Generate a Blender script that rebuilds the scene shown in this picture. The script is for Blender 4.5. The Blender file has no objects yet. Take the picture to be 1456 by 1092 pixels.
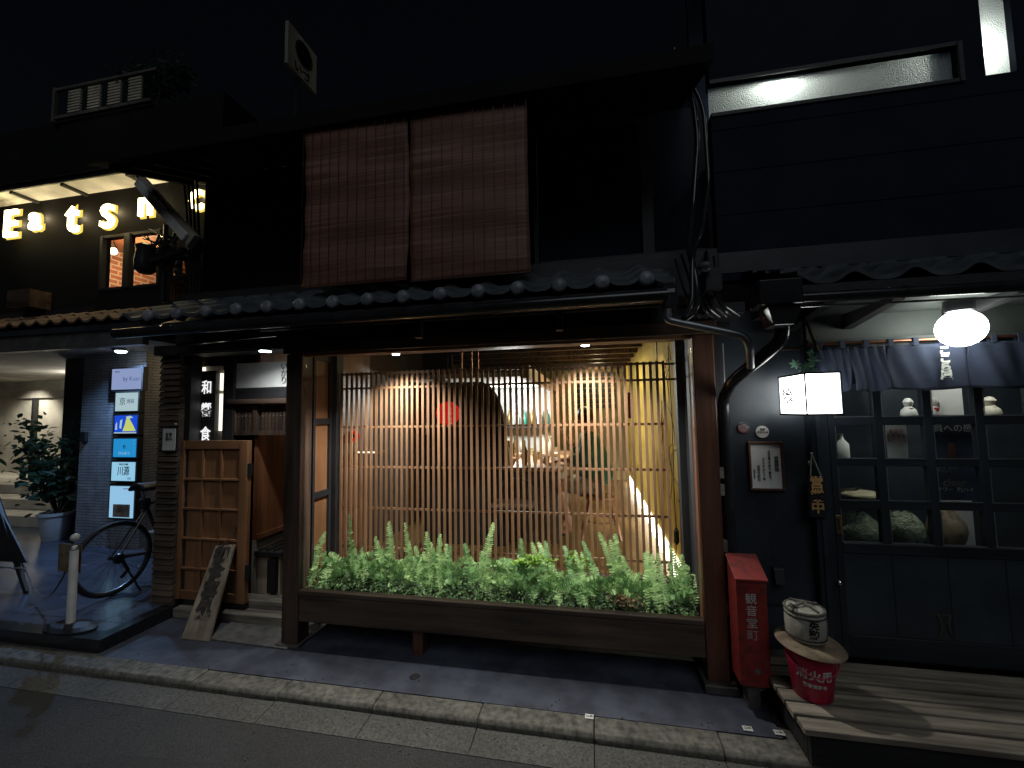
import bpy, math, random
from mathutils import Vector, Matrix, Euler, noise
random.seed(7)
C = bpy.context.scene.collection
rad = math.radians
# ------------------------------------------------------------------ camera
F_PX, YAW, PIT, ROL, EYE = 586.4, -10.97, 3.87, -0.965, 1.6
def cam_axes():
    y, p, r = rad(YAW), rad(PIT), rad(ROL)
    f = Vector((math.sin(y)*math.cos(p), math.cos(y)*math.cos(p), math.sin(p)))
    rt = Vector((math.cos(y), -math.sin(y), 0)); u = rt.cross(f)
    return rt*math.cos(r)+u*math.sin(r), -rt*math.sin(r)+u*math.cos(r), f
RT, UP, FW = cam_axes()
cam = bpy.data.cameras.new('camera'); co = bpy.data.objects.new('camera', cam); C.objects.link(co)
cam.sensor_width = 36; cam.lens = 36*F_PX/1456; cam.clip_start = .05; cam.clip_end = 400
co.matrix_world = Matrix((RT.to_4d(), UP.to_4d(), (-FW).to_4d(), (0, 0, 0, 1))).transposed()
co.matrix_world.translation = (0, 0, EYE)
bpy.context.scene.camera = co
def W(px, py, Y):            # measured point at real depth Y
    d = RT*(px-728) - UP*(py-546) + FW*F_PX
    return Vector((d.x*Y/d.y, Y, EYE+d.z*Y/d.y))
# ------------------------------------------------------------------ materials
MATS = {}
def newmat(name):
    m = bpy.data.materials.new(name); m.use_nodes = True
    nt = m.node_tree; b = nt.nodes['Principled BSDF']
    return m, nt, b
def N(nt, t, **k):
    n = nt.nodes.new(t)
    for a, v in k.items():
        if a.startswith('_'): n.inputs[a[1:].replace('_', ' ')].default_value = v
        else: setattr(n, a, v)
    return n
def ramp(nt, stops):
    r = nt.nodes.new('ShaderNodeValToRGB'); e = r.color_ramp.elements
    while len(e) < len(stops): e.new(.5)
    for i, (p, c) in enumerate(stops):
        e[i].position = p; e[i].color = tuple(c)+(1,) if len(c) == 3 else c
    return r
def rough(name, col, col2=None, sc=8, ro=.7, bump=.2, bs=60, stretch=(1, 1, 1), metal=0, lo=.35, hi=.65, rvar=.12, bd=.004, coat=0, spec=.5):
    """a mottled surface: two colours mixed by stretched noise, fine bump, varied gloss"""
    m, nt, b = newmat(name); L = nt.links
    col2 = col2 or tuple(c*.6 for c in col)
    tc = N(nt, 'ShaderNodeTexCoord'); mp = N(nt, 'ShaderNodeMapping', _Scale=stretch)
    oi = N(nt, 'ShaderNodeObjectInfo'); ad = N(nt, 'ShaderNodeVectorMath', operation='ADD')
    mu = N(nt, 'ShaderNodeMath', operation='MULTIPLY'); mu.inputs[1].default_value = 37
    L.new(oi.outputs['Random'], mu.inputs[0])
    L.new(tc.outputs['Object'], ad.inputs[0]); L.new(mu.outputs[0], ad.inputs[1]); L.new(ad.outputs[0], mp.inputs[0])
    n1 = N(nt, 'ShaderNodeTexNoise', _Scale=sc, _Detail=6, _Roughness=.6); L.new(mp.outputs[0], n1.inputs['Vector'])
    n2 = N(nt, 'ShaderNodeTexNoise', _Scale=bs, _Detail=4, _Roughness=.7); L.new(mp.outputs[0], n2.inputs['Vector'])
    n3 = N(nt, 'ShaderNodeTexNoise', _Scale=2.3, _Detail=3); L.new(ad.outputs[0], n3.inputs['Vector'])
    r = ramp(nt, [(lo, col2), (hi, col)]); L.new(n1.outputs[0], r.inputs[0])
    r3 = ramp(nt, [(.3, (.62, .62, .62)), (.7, (1.15, 1.15, 1.15))]); L.new(n3.outputs[0], r3.inputs[0])
    mx = N(nt, 'ShaderNodeMix', data_type='RGBA', blend_type='MULTIPLY'); mx.inputs[0].default_value = .8
    L.new(r.outputs[0], mx.inputs[6]); L.new(r3.outputs[0], mx.inputs[7])
    hv = N(nt, 'ShaderNodeHueSaturation'); vr = N(nt, 'ShaderNodeMapRange'); vr.inputs[3].default_value = .84; vr.inputs[4].default_value = 1.14
    gi = N(nt, 'ShaderNodeNewGeometry')
    isl = name.split('_')[0] in ('lattice', 'planter', 'cedar')
    if isl: vr.inputs[3].default_value = .78; vr.inputs[4].default_value = 1.22
    L.new(gi.outputs['Random Per Island'] if isl else oi.outputs['Random'], vr.inputs[0]); L.new(vr.outputs[0], hv.inputs['Value']); L.new(mx.outputs[2], hv.inputs['Color']); L.new(hv.outputs[0], b.inputs['Base Color'])
    mr = N(nt, 'ShaderNodeMapRange'); mr.inputs[3].default_value = max(.02, ro-rvar); mr.inputs[4].default_value = min(1, ro+rvar)
    L.new(n3.outputs[0], mr.inputs[0]); L.new(mr.outputs[0], b.inputs['Roughness'])
    bp = N(nt, 'ShaderNodeBump', _Strength=bump, _Distance=bd); L.new(n2.outputs[0], bp.inputs['Height']); L.new(bp.outputs[0], b.inputs['Normal'])
    b.inputs['Metallic'].default_value = metal; b.inputs['Coat Weight'].default_value = coat
    b.inputs['Specular IOR Level'].default_value = spec
    MATS[name] = m; return m
def wood(name, col, col2, axis='z', ro=.6, sc=9, bump=.35, coat=0, spec=.5, lo=.35, hi=.68):
    st = {'x': (.12, 1.6, 1.6), 'y': (1.6, .12, 1.6), 'z': (1.6, 1.6, .12)}[axis]
    return rough(name, col, col2, sc=sc, ro=ro, bump=bump, bs=45, stretch=st, coat=coat, bd=.006, spec=spec, lo=lo, hi=hi)
def emit(name, col, s):
    m = bpy.data.materials.new(name); m.use_nodes = True; nt = m.node_tree; nt.nodes.clear()
    e = N(nt, 'ShaderNodeEmission', _Color=tuple(col)+(1,), _Strength=s); o = N(nt, 'ShaderNodeOutputMaterial')
    nt.links.new(e.outputs[0], o.inputs[0]); MATS[name] = m; return m
def glass(name, tint=(1, 1, 1), ro=.03, refl=1.0):
    m = bpy.data.materials.new(name); m.use_nodes = True; nt = m.node_tree; nt.nodes.clear()
    t = N(nt, 'ShaderNodeBsdfTransparent', _Color=tuple(tint)+(1,)); g = N(nt, 'ShaderNodeBsdfGlossy', _Roughness=ro)
    fr = N(nt, 'ShaderNodeLayerWeight', _Blend=.5); pw = N(nt, 'ShaderNodeMath', operation='POWER'); pw.inputs[1].default_value = 5
    mu = N(nt, 'ShaderNodeMath', operation='MULTIPLY_ADD'); mu.inputs[1].default_value = .8*refl; mu.inputs[2].default_value = .04*refl
    nt.links.new(fr.outputs['Facing'], pw.inputs[0])
    mx = N(nt, 'ShaderNodeMixShader'); o = N(nt, 'ShaderNodeOutputMaterial')
    nt.links.new(pw.outputs[0], mu.inputs[0]); nt.links.new(mu.outputs[0], mx.inputs[0]); nt.links.new(t.outputs[0], mx.inputs[1]); nt.links.new(g.outputs[0], mx.inputs[2]); nt.links.new(mx.outputs[0], o.inputs[0])
    MATS[name] = m; return m
def brickmat(name, c1, c2, mortar, bw, bh, ms=.02, ro=.6, axes='xz', bump=.5, offset=.5):
    m, nt, b = newmat(name); L = nt.links
    tc = N(nt, 'ShaderNodeTexCoord'); sx = N(nt, 'ShaderNodeSeparateXYZ'); cx = N(nt, 'ShaderNodeCombineXYZ')
    L.new(tc.outputs['Object'], sx.inputs[0])
    if axes == 'sum':
        a = N(nt, 'ShaderNodeMath', operation='ADD'); L.new(sx.outputs[0], a.inputs[0]); L.new(sx.outputs[1], a.inputs[1]); L.new(a.outputs[0], cx.inputs[0]); L.new(sx.outputs[2], cx.inputs[1])
    else:
        L.new(sx.outputs['XYZ'.index(axes[0].upper())], cx.inputs[0]); L.new(sx.outputs['XYZ'.index(axes[1].upper())], cx.inputs[1])
    br = N(nt, 'ShaderNodeTexBrick', _Scale=1, _Color1=c1+(1,), _Color2=c2+(1,), _Mortar=mortar+(1,)); br.offset = offset
    br.inputs['Brick Width'].default_value = bw; br.inputs['Row Height'].default_value = bh; br.inputs['Mortar Size'].default_value = ms
    L.new(cx.outputs[0], br.inputs['Vector'])
    n = N(nt, 'ShaderNodeTexNoise', _Scale=6, _Detail=5); L.new(tc.outputs['Object'], n.inputs['Vector'])
    r = ramp(nt, [(.3, (.6, .6, .6)), (.7, (1.1, 1.1, 1.1))]); L.new(n.outputs[0], r.inputs[0])
    mx = N(nt, 'ShaderNodeMix', data_type='RGBA', blend_type='MULTIPLY'); mx.inputs[0].default_value = .8
    L.new(br.outputs[0], mx.inputs[6]); L.new(r.outputs[0], mx.inputs[7]); L.new(mx.outputs[2], b.inputs['Base Color'])
    bp = N(nt, 'ShaderNodeBump', _Strength=bump, _Distance=.006); bp.invert = True; L.new(br.outputs['Fac'], bp.inputs['Height']); L.new(bp.outputs[0], b.inputs['Normal'])
    b.inputs['Roughness'].default_value = ro
    MATS[name] = m; return m
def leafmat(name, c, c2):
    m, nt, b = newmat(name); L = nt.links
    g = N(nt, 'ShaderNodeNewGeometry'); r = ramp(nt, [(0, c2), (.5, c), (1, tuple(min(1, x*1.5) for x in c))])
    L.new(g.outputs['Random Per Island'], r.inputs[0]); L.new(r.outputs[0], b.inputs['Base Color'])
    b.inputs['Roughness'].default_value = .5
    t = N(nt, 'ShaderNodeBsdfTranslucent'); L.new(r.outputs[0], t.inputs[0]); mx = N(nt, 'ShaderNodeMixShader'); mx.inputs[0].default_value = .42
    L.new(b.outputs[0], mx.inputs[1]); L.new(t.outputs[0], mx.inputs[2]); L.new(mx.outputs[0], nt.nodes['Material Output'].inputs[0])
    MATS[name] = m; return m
for ax in 'xyz':
    wood('oldwood_'+ax, (.145, .09, .062), (.035, .023, .018), ax, ro=.5)
    wood('blackwood_'+ax, (.03, .03, .032), (.012, .012, .014), ax, ro=.55)
    wood('redwood_'+ax, (.20, .085, .05), (.07, .03, .02), ax, ro=.42)
    wood('lattice_'+ax, (.40, .225, .12), (.23, .12, .06), ax, ro=.55, bump=.15)
    wood('cedar_'+ax, (.36, .175, .08), (.22, .10, .045), ax, ro=.5, sc=6)
    wood('navy_'+ax, (.022, .029, .038), (.012, .017, .024), ax, ro=.42, bump=.2)
    wood('planter_'+ax, (.16, .108, .075), (.034, .026, .02), ax, ro=.6)
wood('greywood', (.38, .33, .26), (.10, .085, .068), 'x', ro=.7, sc=13, bump=.9); wood('agedboard', (.42, .34, .25), (.22, .175, .12), 'z', ro=.7, sc=9, bump=.6)
wood('palewood', (.34, .27, .13), (.18, .135, .06), 'z', ro=.65)
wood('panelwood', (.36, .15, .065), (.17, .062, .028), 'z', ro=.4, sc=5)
rough('asphalt', (.075, .074, .072), (.022, .022, .023), sc=190, ro=.8, bump=.9, bs=240, bd=.006, lo=.4, hi=.62)
rough('guttercon', (.13, .127, .115), (.04, .04, .037), sc=70, ro=.85, bump=.7, bs=160, lo=.32, hi=.7)
rough('kerbcon', (.20, .19, .16), (.05, .048, .042), sc=28, ro=.85, bump=.6, bs=120, lo=.3, hi=.68)
rough('pavecon', (.075, .086, .115), (.042, .047, .068), sc=5.5, ro=.75, bump=.25, bs=220, lo=.4, hi=.6)
rough('roughcon', (.19, .18, .165), (.10, .095, .09), sc=16, ro=.9, bump=.8, bs=120)
rough('stone', (.14, .13, .12), (.07, .066, .06), sc=12, ro=.8, bump=.5)
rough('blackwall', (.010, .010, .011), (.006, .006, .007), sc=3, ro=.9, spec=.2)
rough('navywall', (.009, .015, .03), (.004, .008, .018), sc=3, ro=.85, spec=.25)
rough('navypanel', (.03, .038, .048), (.018, .025, .034), sc=5, ro=.45, bump=.12, bs=30)
rough('rooftile', (.12, .14, .155), (.06, .07, .08), sc=9, ro=.42, bump=.25, bs=80)
rough('tilegrey', (.30, .32, .36), (.15, .165, .19), sc=22, ro=.4, bump=.25, bs=90, lo=.38, hi=.6); rough('browntile', (.24, .14, .09), (.12, .07, .05), sc=12, ro=.6)
rough('metalgrey', (.35, .37, .39), (.22, .23, .25), sc=8, ro=.35, metal=.8, bump=.05)
rough('pipeblack', (.035, .037, .04), (.02, .02, .024), sc=9, ro=.22, bump=.03, rvar=.08)
rough('chrome', (.7, .7, .7), (.5, .5, .5), sc=5, ro=.2, metal=1, bump=.02)
rough('creamwall', (.62, .58, .48), (.52, .48, .40), sc=4, ro=.85, bump=.1)
rough('soffitwhite', (.5, .47, .40), (.36, .33, .28), sc=3, ro=.8, bump=.05)
rough('greysoffit', (.085, .095, .09), (.055, .065, .062), sc=3, ro=.7, bump=.05)
rough('yellowwall', (.78, .56, .11), (.64, .45, .08), sc=5, ro=.85, bump=.15)
rough('whitewall', (.7, .7, .68), (.6, .6, .58), sc=4, ro=.8, bump=.05)
rough('dado', (.38, .34, .27), (.28, .25, .2), sc=5, ro=.8)
rough('copper', (.45, .2, .12), (.25, .11, .07), sc=8, ro=.35, metal=.9)
rough('brass', (.4, .28, .1), (.2, .14, .06), sc=30, ro=.4, metal=.8)
rough('redbox', (.34, .036, .03), (.20, .03, .028), sc=22, ro=.5, bump=.3, bs=120, lo=.38, hi=.5)
rough('redbucket', (.44, .008, .05), (.34, .01, .04), sc=16, ro=.42, bump=.12, lo=.35, hi=.5)
rough('noren', (.038, .05, .09), (.024, .034, .063), sc=5, ro=.9, bump=.25, bs=160)
rough('paperw', (.78, .78, .74), (.68, .68, .64), sc=4, ro=.7, bump=.03)
rough('inkblack', (.012, .012, .012), (.01, .01, .01), ro=.6, bump=0)
rough('inkgrey', (.05, .05, .06), (.03, .03, .04), ro=.6, bump=0)
rough('fadedink', (.035, .03, .028), (.09, .075, .06), sc=26, ro=.8, bump=0)
rough('whitepaint', (.85, .84, .8), (.7, .69, .65), sc=9, ro=.45, bump=.05)
rough('lettersilver', (.62, .6, .58), (.5, .48, .46), ro=.5, bump=0)
rough('lettergold', (.85, .52, .22), (.7, .4, .15), ro=.4, bump=0)
rough('rubber', (.018, .018, .02), (.012, .012, .014), sc=20, ro=.6, bump=.2)
rough('strawbrown', (.30, .23, .15), (.16, .115, .075), sc=14, ro=.8, bump=.5, bs=90, lo=.38, hi=.6)
rough('strawwhite', (.55, .53, .45), (.38, .37, .31), sc=30, ro=.85, bump=.7, bs=120, stretch=(1, 1, .25))
rough('rope', (.22, .21, .17), (.08, .075, .06), sc=60, ro=.9, bump=.8)
rough('soil', (.03, .024, .018), (.012, .01, .008), sc=40, ro=.95, bump=1, bs=90, bd=.02)
rough('potwhite', (.5, .53, .55), (.4, .42, .45), ro=.4, bump=.05)
rough('sack', (.34, .38, .26), (.14, .17, .11), sc=9, ro=.8, bump=1, bs=22, bd=.03)
rough('yellowsack', (.5, .45, .28), (.34, .3, .18), sc=5, ro=.7, bump=.6, bs=14, bd=.02)
rough('skin', (.55, .30, .21), (.48, .25, .17), ro=.5, bump=.05)
rough('hair', (.02, .015, .012), (.012, .01, .008), ro=.4, bump=.5, stretch=(3, 3, .3))
rough('greenshirt', (.018, .16, .105), (.012, .10, .07), sc=9, ro=.85, bump=.3)
rough('shorts', (.25, .21, .17), (.17, .14, .11), sc=9, ro=.85, bump=.3)
rough('interiorfloor', (.20, .115, .045), (.11, .06, .025), sc=7, ro=.35, bump=.1, stretch=(1.4, .15, 1))
rough('greenglass', (.03, .30, .21), (.02, .16, .12), sc=6, ro=.3, bump=.2)
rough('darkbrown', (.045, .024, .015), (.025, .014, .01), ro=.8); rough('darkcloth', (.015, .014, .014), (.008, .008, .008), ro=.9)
rough('plasticbeige', (.45, .36, .26), (.36, .28, .2), ro=.5, bump=.03)
brickmat('redbrick', (.42, .16, .075), (.30, .10, .05), (.55, .45, .33), .22, .075, .012, axes='sum')
brickmat('greytile', (.30, .31, .33), (.25, .26, .28), (.08, .08, .09), .25, .034, .004, ro=.35, axes='sum', bump=.7)
brickmat('terracetile', (.085, .10, .14), (.06, .07, .10), (.02, .022, .03), .62, .32, .006, ro=.2, axes='xy', bump=.5, offset=.35)
brickmat('planksbrown', (.17, .085, .045), (.12, .06, .032), (.03, .015, .01), 2.4, .09, .004, ro=.55, axes='sum', offset=.3)
leafmat('fern', (.23, .41, .16), (.13, .27, .09)); leafmat('fernlight', (.40, .59, .25), (.28, .46, .17)); leafmat('underbrush', (.09, .15, .06), (.025, .045, .02)); leafmat('limeleaf', (.28, .45, .08), (.2, .35, .07))  # underbrush greens carry the shade low in the planter; fernlight carries spotlit brightness
leafmat('darkleaf', (.035, .085, .05), (.02, .05, .03)); leafmat('mintleaf', (.2, .4, .25), (.15, .32, .2)); leafmat('deadleaf', (.25, .14, .08), (.12, .07, .04))
emit('warmlamp', (1, .78, .45), 14); emit('letterglow', (1, .84, .42), 9); emit('letterglow_dim', (1, .6, .3), .8); emit('letterrim', (1, .72, .12), 1.1); emit('whitelamp', (.93, 1, .95), 14); emit('coollamp', (.8, .92, 1), 30)
emit('globeglow', (.95, 1, .93), 14); emit('boxglow', (.98, 1, .97), 7); emit('ledstrip', (1, .93, .72), 6); emit('redglow', (.9, .012, .015), .6)
emit('signpale', (.40, .50, .85), .62); emit('signwhite', (.62, .85, .92), .62); emit('signblue', (.01, .07, .62), 1.0); emit('signcyan', (.02, .30, .68), .85)
emit('signice', (.33, .66, .90), .85); emit('signyellow', (.70, .80, .20), .75); emit('edgeglow', (1, .93, .75), 1.6); emit('lettersw', (1, 1, 1), .95); emit('signgrad', (.35, .66, .95), .8)
glass('paneglass'); glass('tintglass', (.92, .95, .95), .06, 1.2)
def frosted(name):
    m, nt, b = newmat(name); L = nt.links
    b.inputs['Base Color'].default_value = (.55, .6, .6, 1); b.inputs['Roughness'].default_value = .5
    t = N(nt, 'ShaderNodeBsdfTranslucent', _Color=(.8, .85, .82, 1)); mx = N(nt, 'ShaderNodeMixShader'); mx.inputs[0].default_value = .75
    tc = N(nt, 'ShaderNodeTexCoord'); vo = N(nt, 'ShaderNodeTexVoronoi', _Scale=130); bp = N(nt, 'ShaderNodeBump', _Strength=.9, _Distance=.004)
    L.new(tc.outputs['Object'], vo.inputs['Vector']); L.new(vo.outputs[0], bp.inputs['Height']); L.new(bp.outputs[0], b.inputs['Normal']); L.new(bp.outputs[0], t.inputs['Normal'])
    L.new(b.outputs[0], mx.inputs[1]); L.new(t.outputs[0], mx.inputs[2]); L.new(mx.outputs[0], nt.nodes['Material Output'].inputs[0]); MATS[name] = m
frosted('frosted')
def blindmat():
    m, nt, b = newmat('bamboo'); L = nt.links
    tc = N(nt, 'ShaderNodeTexCoord'); mp = N(nt, 'ShaderNodeMapping', _Scale=(.6, 1, 46)); L.new(tc.outputs['Object'], mp.inputs[0])
    n = N(nt, 'ShaderNodeTexNoise', _Scale=2.0, _Detail=5); L.new(mp.outputs[0], n.inputs['Vector'])
    r = ramp(nt, [(.3, (.13, .055, .038)), (.55, (.25, .115, .078)), (.8, (.45, .26, .18))]); L.new(n.outputs[0], r.inputs[0])
    mp2 = N(nt, 'ShaderNodeMapping', _Scale=(1.2, 1, 3)); L.new(tc.outputs['Object'], mp2.inputs[0])
    n2 = N(nt, 'ShaderNodeTexNoise', _Scale=1.5, _Detail=3); L.new(mp2.outputs[0], n2.inputs['Vector']); r2 = ramp(nt, [(.3, (.6, .6, .6)), (.7, (1.15, 1.1, 1.05))]); L.new(n2.outputs[0], r2.inputs[0])
    mx = N(nt, 'ShaderNodeMix', data_type='RGBA', blend_type='MULTIPLY'); mx.inputs[0].default_value = 1; L.new(r.outputs[0], mx.inputs[6]); L.new(r2.outputs[0], mx.inputs[7])
    L.new(mx.outputs[2], b.inputs['Base Color']); b.inputs['Roughness'].default_value = .6; MATS['bamboo'] = m
blindmat()
# ------------------------------------------------------------------ mesh building
ORG = {}
class MB:
    def __init__(s): s.v = []; s.f = []
    def box(s, x0, x1, y0, y1, z0, z1, M=None):
        i = len(s.v); P = [Vector((x, y, z)) for z in (z0, z1) for y in (y0, y1) for x in (x0, x1)]
        if M: P = [M @ p for p in P]
        s.v += P; s.f += [tuple(i+k for k in q) for q in ((0, 2, 3, 1), (4, 5, 7, 6), (0, 1, 5, 4), (2, 6, 7, 3), (0, 4, 6, 2), (1, 3, 7, 5))]; return s
    def bar(s, a, b, w, h, up=(0, 0, 1)):
        a, b = Vector(a), Vector(b); d = b-a; l = d.length; z = d.normalized(); u = Vector(up)
        if abs(z.dot(u)) > .98: u = Vector((0, 1, 0))
        x = z.cross(u).normalized(); y = x.cross(z)
        M = Matrix((x.to_4d(), y.to_4d(), z.to_4d(), (0, 0, 0, 1))).transposed(); M.translation = a
        return s.box(-w/2, w/2, -h/2, h/2, 0, l, M)
    def tube(s, pts, r, seg=12, caps=True, closed=False):
        pts = [Vector(p) for p in pts]; n = len(pts); rs = r if isinstance(r, (list, tuple)) else [r]*n
        i0 = len(s.v); x = None
        for k, p in enumerate(pts):
            if closed: t = (pts[(k+1) % n]-pts[k-1]).normalized()
            else: t = ((pts[min(k+1, n-1)]-p).normalized()+(p-pts[max(k-1, 0)]).normalized()).normalized()
            if x is None: x = t.orthogonal().normalized()
            x = (x-t*x.dot(t)).normalized(); y = t.cross(x)
            for j in range(seg):
                a = 2*math.pi*j/seg; s.v.append(p+(x*math.cos(a)+y*math.sin(a))*rs[k])
        for k in range(n if closed else n-1):
            for j in range(seg):
                a, b = i0+k*seg, i0+((k+1) % n)*seg; s.f.append((a+j, a+(j+1) % seg, b+(j+1) % seg, b+j))
        if caps and not closed:
            s.f.append(tuple(i0+j for j in range(seg))[::-1]); s.f.append(tuple(i0+(n-1)*seg+j for j in range(seg)))
        return s
    def lathe(s, c, prof, seg=24, M=None, sx=1, sy=1):
        c = Vector(c); i0 = len(s.v)
        for r, z in prof:
            for j in range(seg):
                a = 2*math.pi*j/seg; p = Vector((r*math.cos(a)*sx, r*math.sin(a)*sy, z)); s.v.append(c+(M @ p if M else p))
        for k in range(len(prof)-1):
            for j in range(seg): a, b = i0+k*seg, i0+(k+1)*seg; s.f.append((a+j, a+(j+1) % seg, b+(j+1) % seg, b+j))
        if prof[0][0] > 1e-5: s.f.append(tuple(i0+j for j in range(seg))[::-1])
        if prof[-1][0] > 1e-5: s.f.append(tuple(i0+(len(prof)-1)*seg+j for j in range(seg)))
        return s
    def ball(s, c, r, seg=16, sz=1, sx=1, sy=1):
        return s.lathe(c, [(r*math.sin(math.pi*k/10)+1e-6, -r*sz*math.cos(math.pi*k/10)) for k in range(11)], seg, None, sx, sy)
    def face(s, *pts):
        i = len(s.v); s.v += [Vector(p) for p in pts]; s.f.append(tuple(range(i, i+len(pts)))); return s
    def prism(s, pts, d):      # polygon pts extruded by vector d
        i = len(s.v); n = len(pts); d = Vector(d); s.v += [Vector(p) for p in pts]+[Vector(p)+d for p in pts]
        s.f.append(tuple(range(i, i+n))[::-1]); s.f.append(tuple(range(i+n, i+2*n)))
        for k in range(n): s.f.append((i+k, i+(k+1) % n, i+n+(k+1) % n, i+n+k))
        return s
    def grid(s, fn, nu, nv):
        i = len(s.v)
        for a in range(nu+1):
            for b in range(nv+1): s.v.append(Vector(fn(a/nu, b/nv)))
        for a in range(nu):
            for b in range(nv): k = i+a*(nv+1)+b; s.f.append((k, k+nv+1, k+nv+2, k+1))
        return s
    def build(s, name, mat, parent=None, smooth=False, bevel=0, solid=0):
        org = ORG.get(parent.name, Vector((0, 0, 0))) if parent else Vector((0, 0, 0))
        me = bpy.data.meshes.new(name); me.from_pydata([tuple(p-org) for p in s.v], [], s.f); me.update()
        me.materials.append(MATS[mat] if isinstance(mat, str) else mat)
        if smooth:
            me.polygons.foreach_set('use_smooth', [True]*len(me.polygons))
        o = bpy.data.objects.new(name, me); C.objects.link(o)
        if parent: o.parent = parent
        ORG[o.name] = org
        if smooth: 
            try: me.set_sharp_from_angle(angle=rad(40))
            except Exception: pass
        if solid: md = o.modifiers.new('solid', 'SOLIDIFY'); md.thickness = solid
        if bevel: md = o.modifiers.new('bevel', 'BEVEL'); md.width = bevel; md.segments = 2; md.limit_method = 'ANGLE'
        return o
def thing(name, label, cat, loc=(0, 0, 0), group=None):
    o = bpy.data.objects.new(name, None); o.empty_display_size = .1; C.objects.link(o); o.location = loc
    o['label'] = label; o['category'] = cat
    if group: o['group'] = group
    ORG[o.name] = Vector(loc); return o
def tag(o, label, cat, group=None):
    o['label'] = label; o['category'] = cat
    if group: o['group'] = group
    return o
def struct(o): o['kind'] = 'structure'; return o
def B(*a): return MB().box(*a)
def fillet(pts, r, n=5):
    pts = [Vector(p) for p in pts]; out = [pts[0]]
    for k in range(1, len(pts)-1):
        a, p, b = pts[k-1], pts[k], pts[k+1]; q = min(r, (a-p).length*.49, (b-p).length*.49)
        s, e = p+(a-p).normalized()*q, p+(b-p).normalized()*q
        for j in range(n+1): t = j/n; out.append(s*(1-t)**2+p*2*t*(1-t)+e*t*t)
    out.append(pts[-1]); return out
def text(body, size, mat, parent, loc, name='lettering', vertical=False, rot=(90, 0, 0), ext=.001, bold=0, sx=1, line=None, align='CENTER'):
    c = bpy.data.curves.new('glyphs', 'FONT'); c.body = '\n'.join(body) if vertical else body
    c.size = size; c.extrude = ext; c.offset = bold; c.align_x = align; c.align_y = 'CENTER'; c.resolution_u = 3
    c.space_line = line if line else (.86 if vertical else 1)
    t = bpy.data.objects.new('glyphs', c); me = bpy.data.meshes.new_from_object(t); bpy.data.objects.remove(t); bpy.data.curves.remove(c)
    R = Euler([rad(a) for a in rot]).to_matrix(); org = ORG.get(parent.name, Vector((0, 0, 0)))
    for v in me.vertices: v.co = R @ Vector((v.co.x*sx, v.co.y, v.co.z)) + Vector(loc) - org
    me.name = name; me.materials.clear(); me.materials.append(MATS[mat])
    o = bpy.data.objects.new(name, me); C.objects.link(o); o.parent = parent; ORG[o.name] = org; return o
def lamp(name, kind, loc, power, col=(1, 1, 1), size=.03, aim=None, cone=90, blend=.5):
    l = bpy.data.lights.new(name, kind); l.energy = power; l.color = col
    if kind == 'AREA': l.size = size
    elif kind != 'SUN': l.shadow_soft_size = size
    if kind == 'SPOT': l.spot_size = rad(cone); l.spot_blend = blend
    o = bpy.data.objects.new(name, l); C.objects.link(o); o.location = loc
    if aim is not None: o.rotation_euler = (Vector(aim)-Vector(loc)).to_track_quat('-Z', 'Y').to_euler()
    return o
# ================================================================== SETTING
def ws(mb, name, mat): return struct(mb.build(name, mat))
ws(B(-40, 40, -14, 2.06, -.30, -.054), 'road', 'asphalt')
jx = W(844, 1012, 2.25).x
g = MB(); k = MB()
for i in range(-16, 12):
    x0 = jx+i*.6+.0025; x1 = x0+.595
    g.prism([(x0, 2.025, -.2), (x0, 2.025, -.051), (x0, 2.185, -.040), (x0, 2.185, -.2)], (.595, 0, 0))
    dz = random.uniform(-.004, .003); dy = random.uniform(-.004, .004)
    k.prism([(x0, 2.19+dy, -.2), (x0, 2.185+dy, -.02), (x0, 2.2+dy, dz), (x0, 2.312, dz+.002), (x0, 2.312, -.2)], (.596, 0, 0))
ws(g, 'gutter_strip', 'guttercon'); o = ws(k, 'kerb', 'kerbcon'); m_ = o.modifiers.new('bevel', 'BEVEL'); m_.width = .007; m_.segments = 2
ws(B(-3.36, .86, 2.315, 3.2, -.2, 0), 'pavement', 'pavecon')
ws(B(.862, 6, 2.315, 3.2, -.2, -.01), 'side_ground', 'stone')
ws(B(-14, -3.362, 2.315, 2.335, -.2, 0), 'terrace_margin', 'stone')
ws(MB().prism([(-2.78, 2.6, 0), (-2.1, 2.58, 0), (-2.1, 2.62, 0), (-2.03, 2.62, 0), (-2.03, 3.1, 0), (-2.82, 3.1, 0)], (0, 0, .012)), 'concrete_patch', 'roughcon')
ws(B(-14, -3.46, 2.34, 9, -.2, .082), 'terrace_floor', 'terracetile')
rough('granite', (.03, .032, .036), (.015, .016, .018), sc=60, ro=.18, bump=.03)
ws(MB().box(-14, -3.36, 2.336, 2.44, -.2, .088).box(-3.458, -3.36, 2.442, 2.86, -.2, .088), 'terrace_edge', 'granite')
# world: a night sky, nearly black
w = bpy.data.worlds.new('World'); bpy.context.scene.world = w; w.use_nodes = True
bgn = w.node_tree.nodes['Background']; sky = w.node_tree.nodes.new('ShaderNodeTexSky'); sky.sky_type = 'NISHITA'; sky.sun_disc = False
sky.sun_elevation = rad(-4); sky.sun_rotation = rad(200)
hsv = w.node_tree.nodes.new('ShaderNodeMix'); hsv.data_type = 'RGBA'; hsv.blend_type = 'ADD'; hsv.inputs[0].default_value = 1; hsv.inputs[7].default_value = (.0008, .0014, .0032, 1)
w.node_tree.links.new(sky.outputs[0], hsv.inputs[6]); w.node_tree.links.new(hsv.outputs[2], bgn.inputs[0]); bgn.inputs[1].default_value = .1
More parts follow.
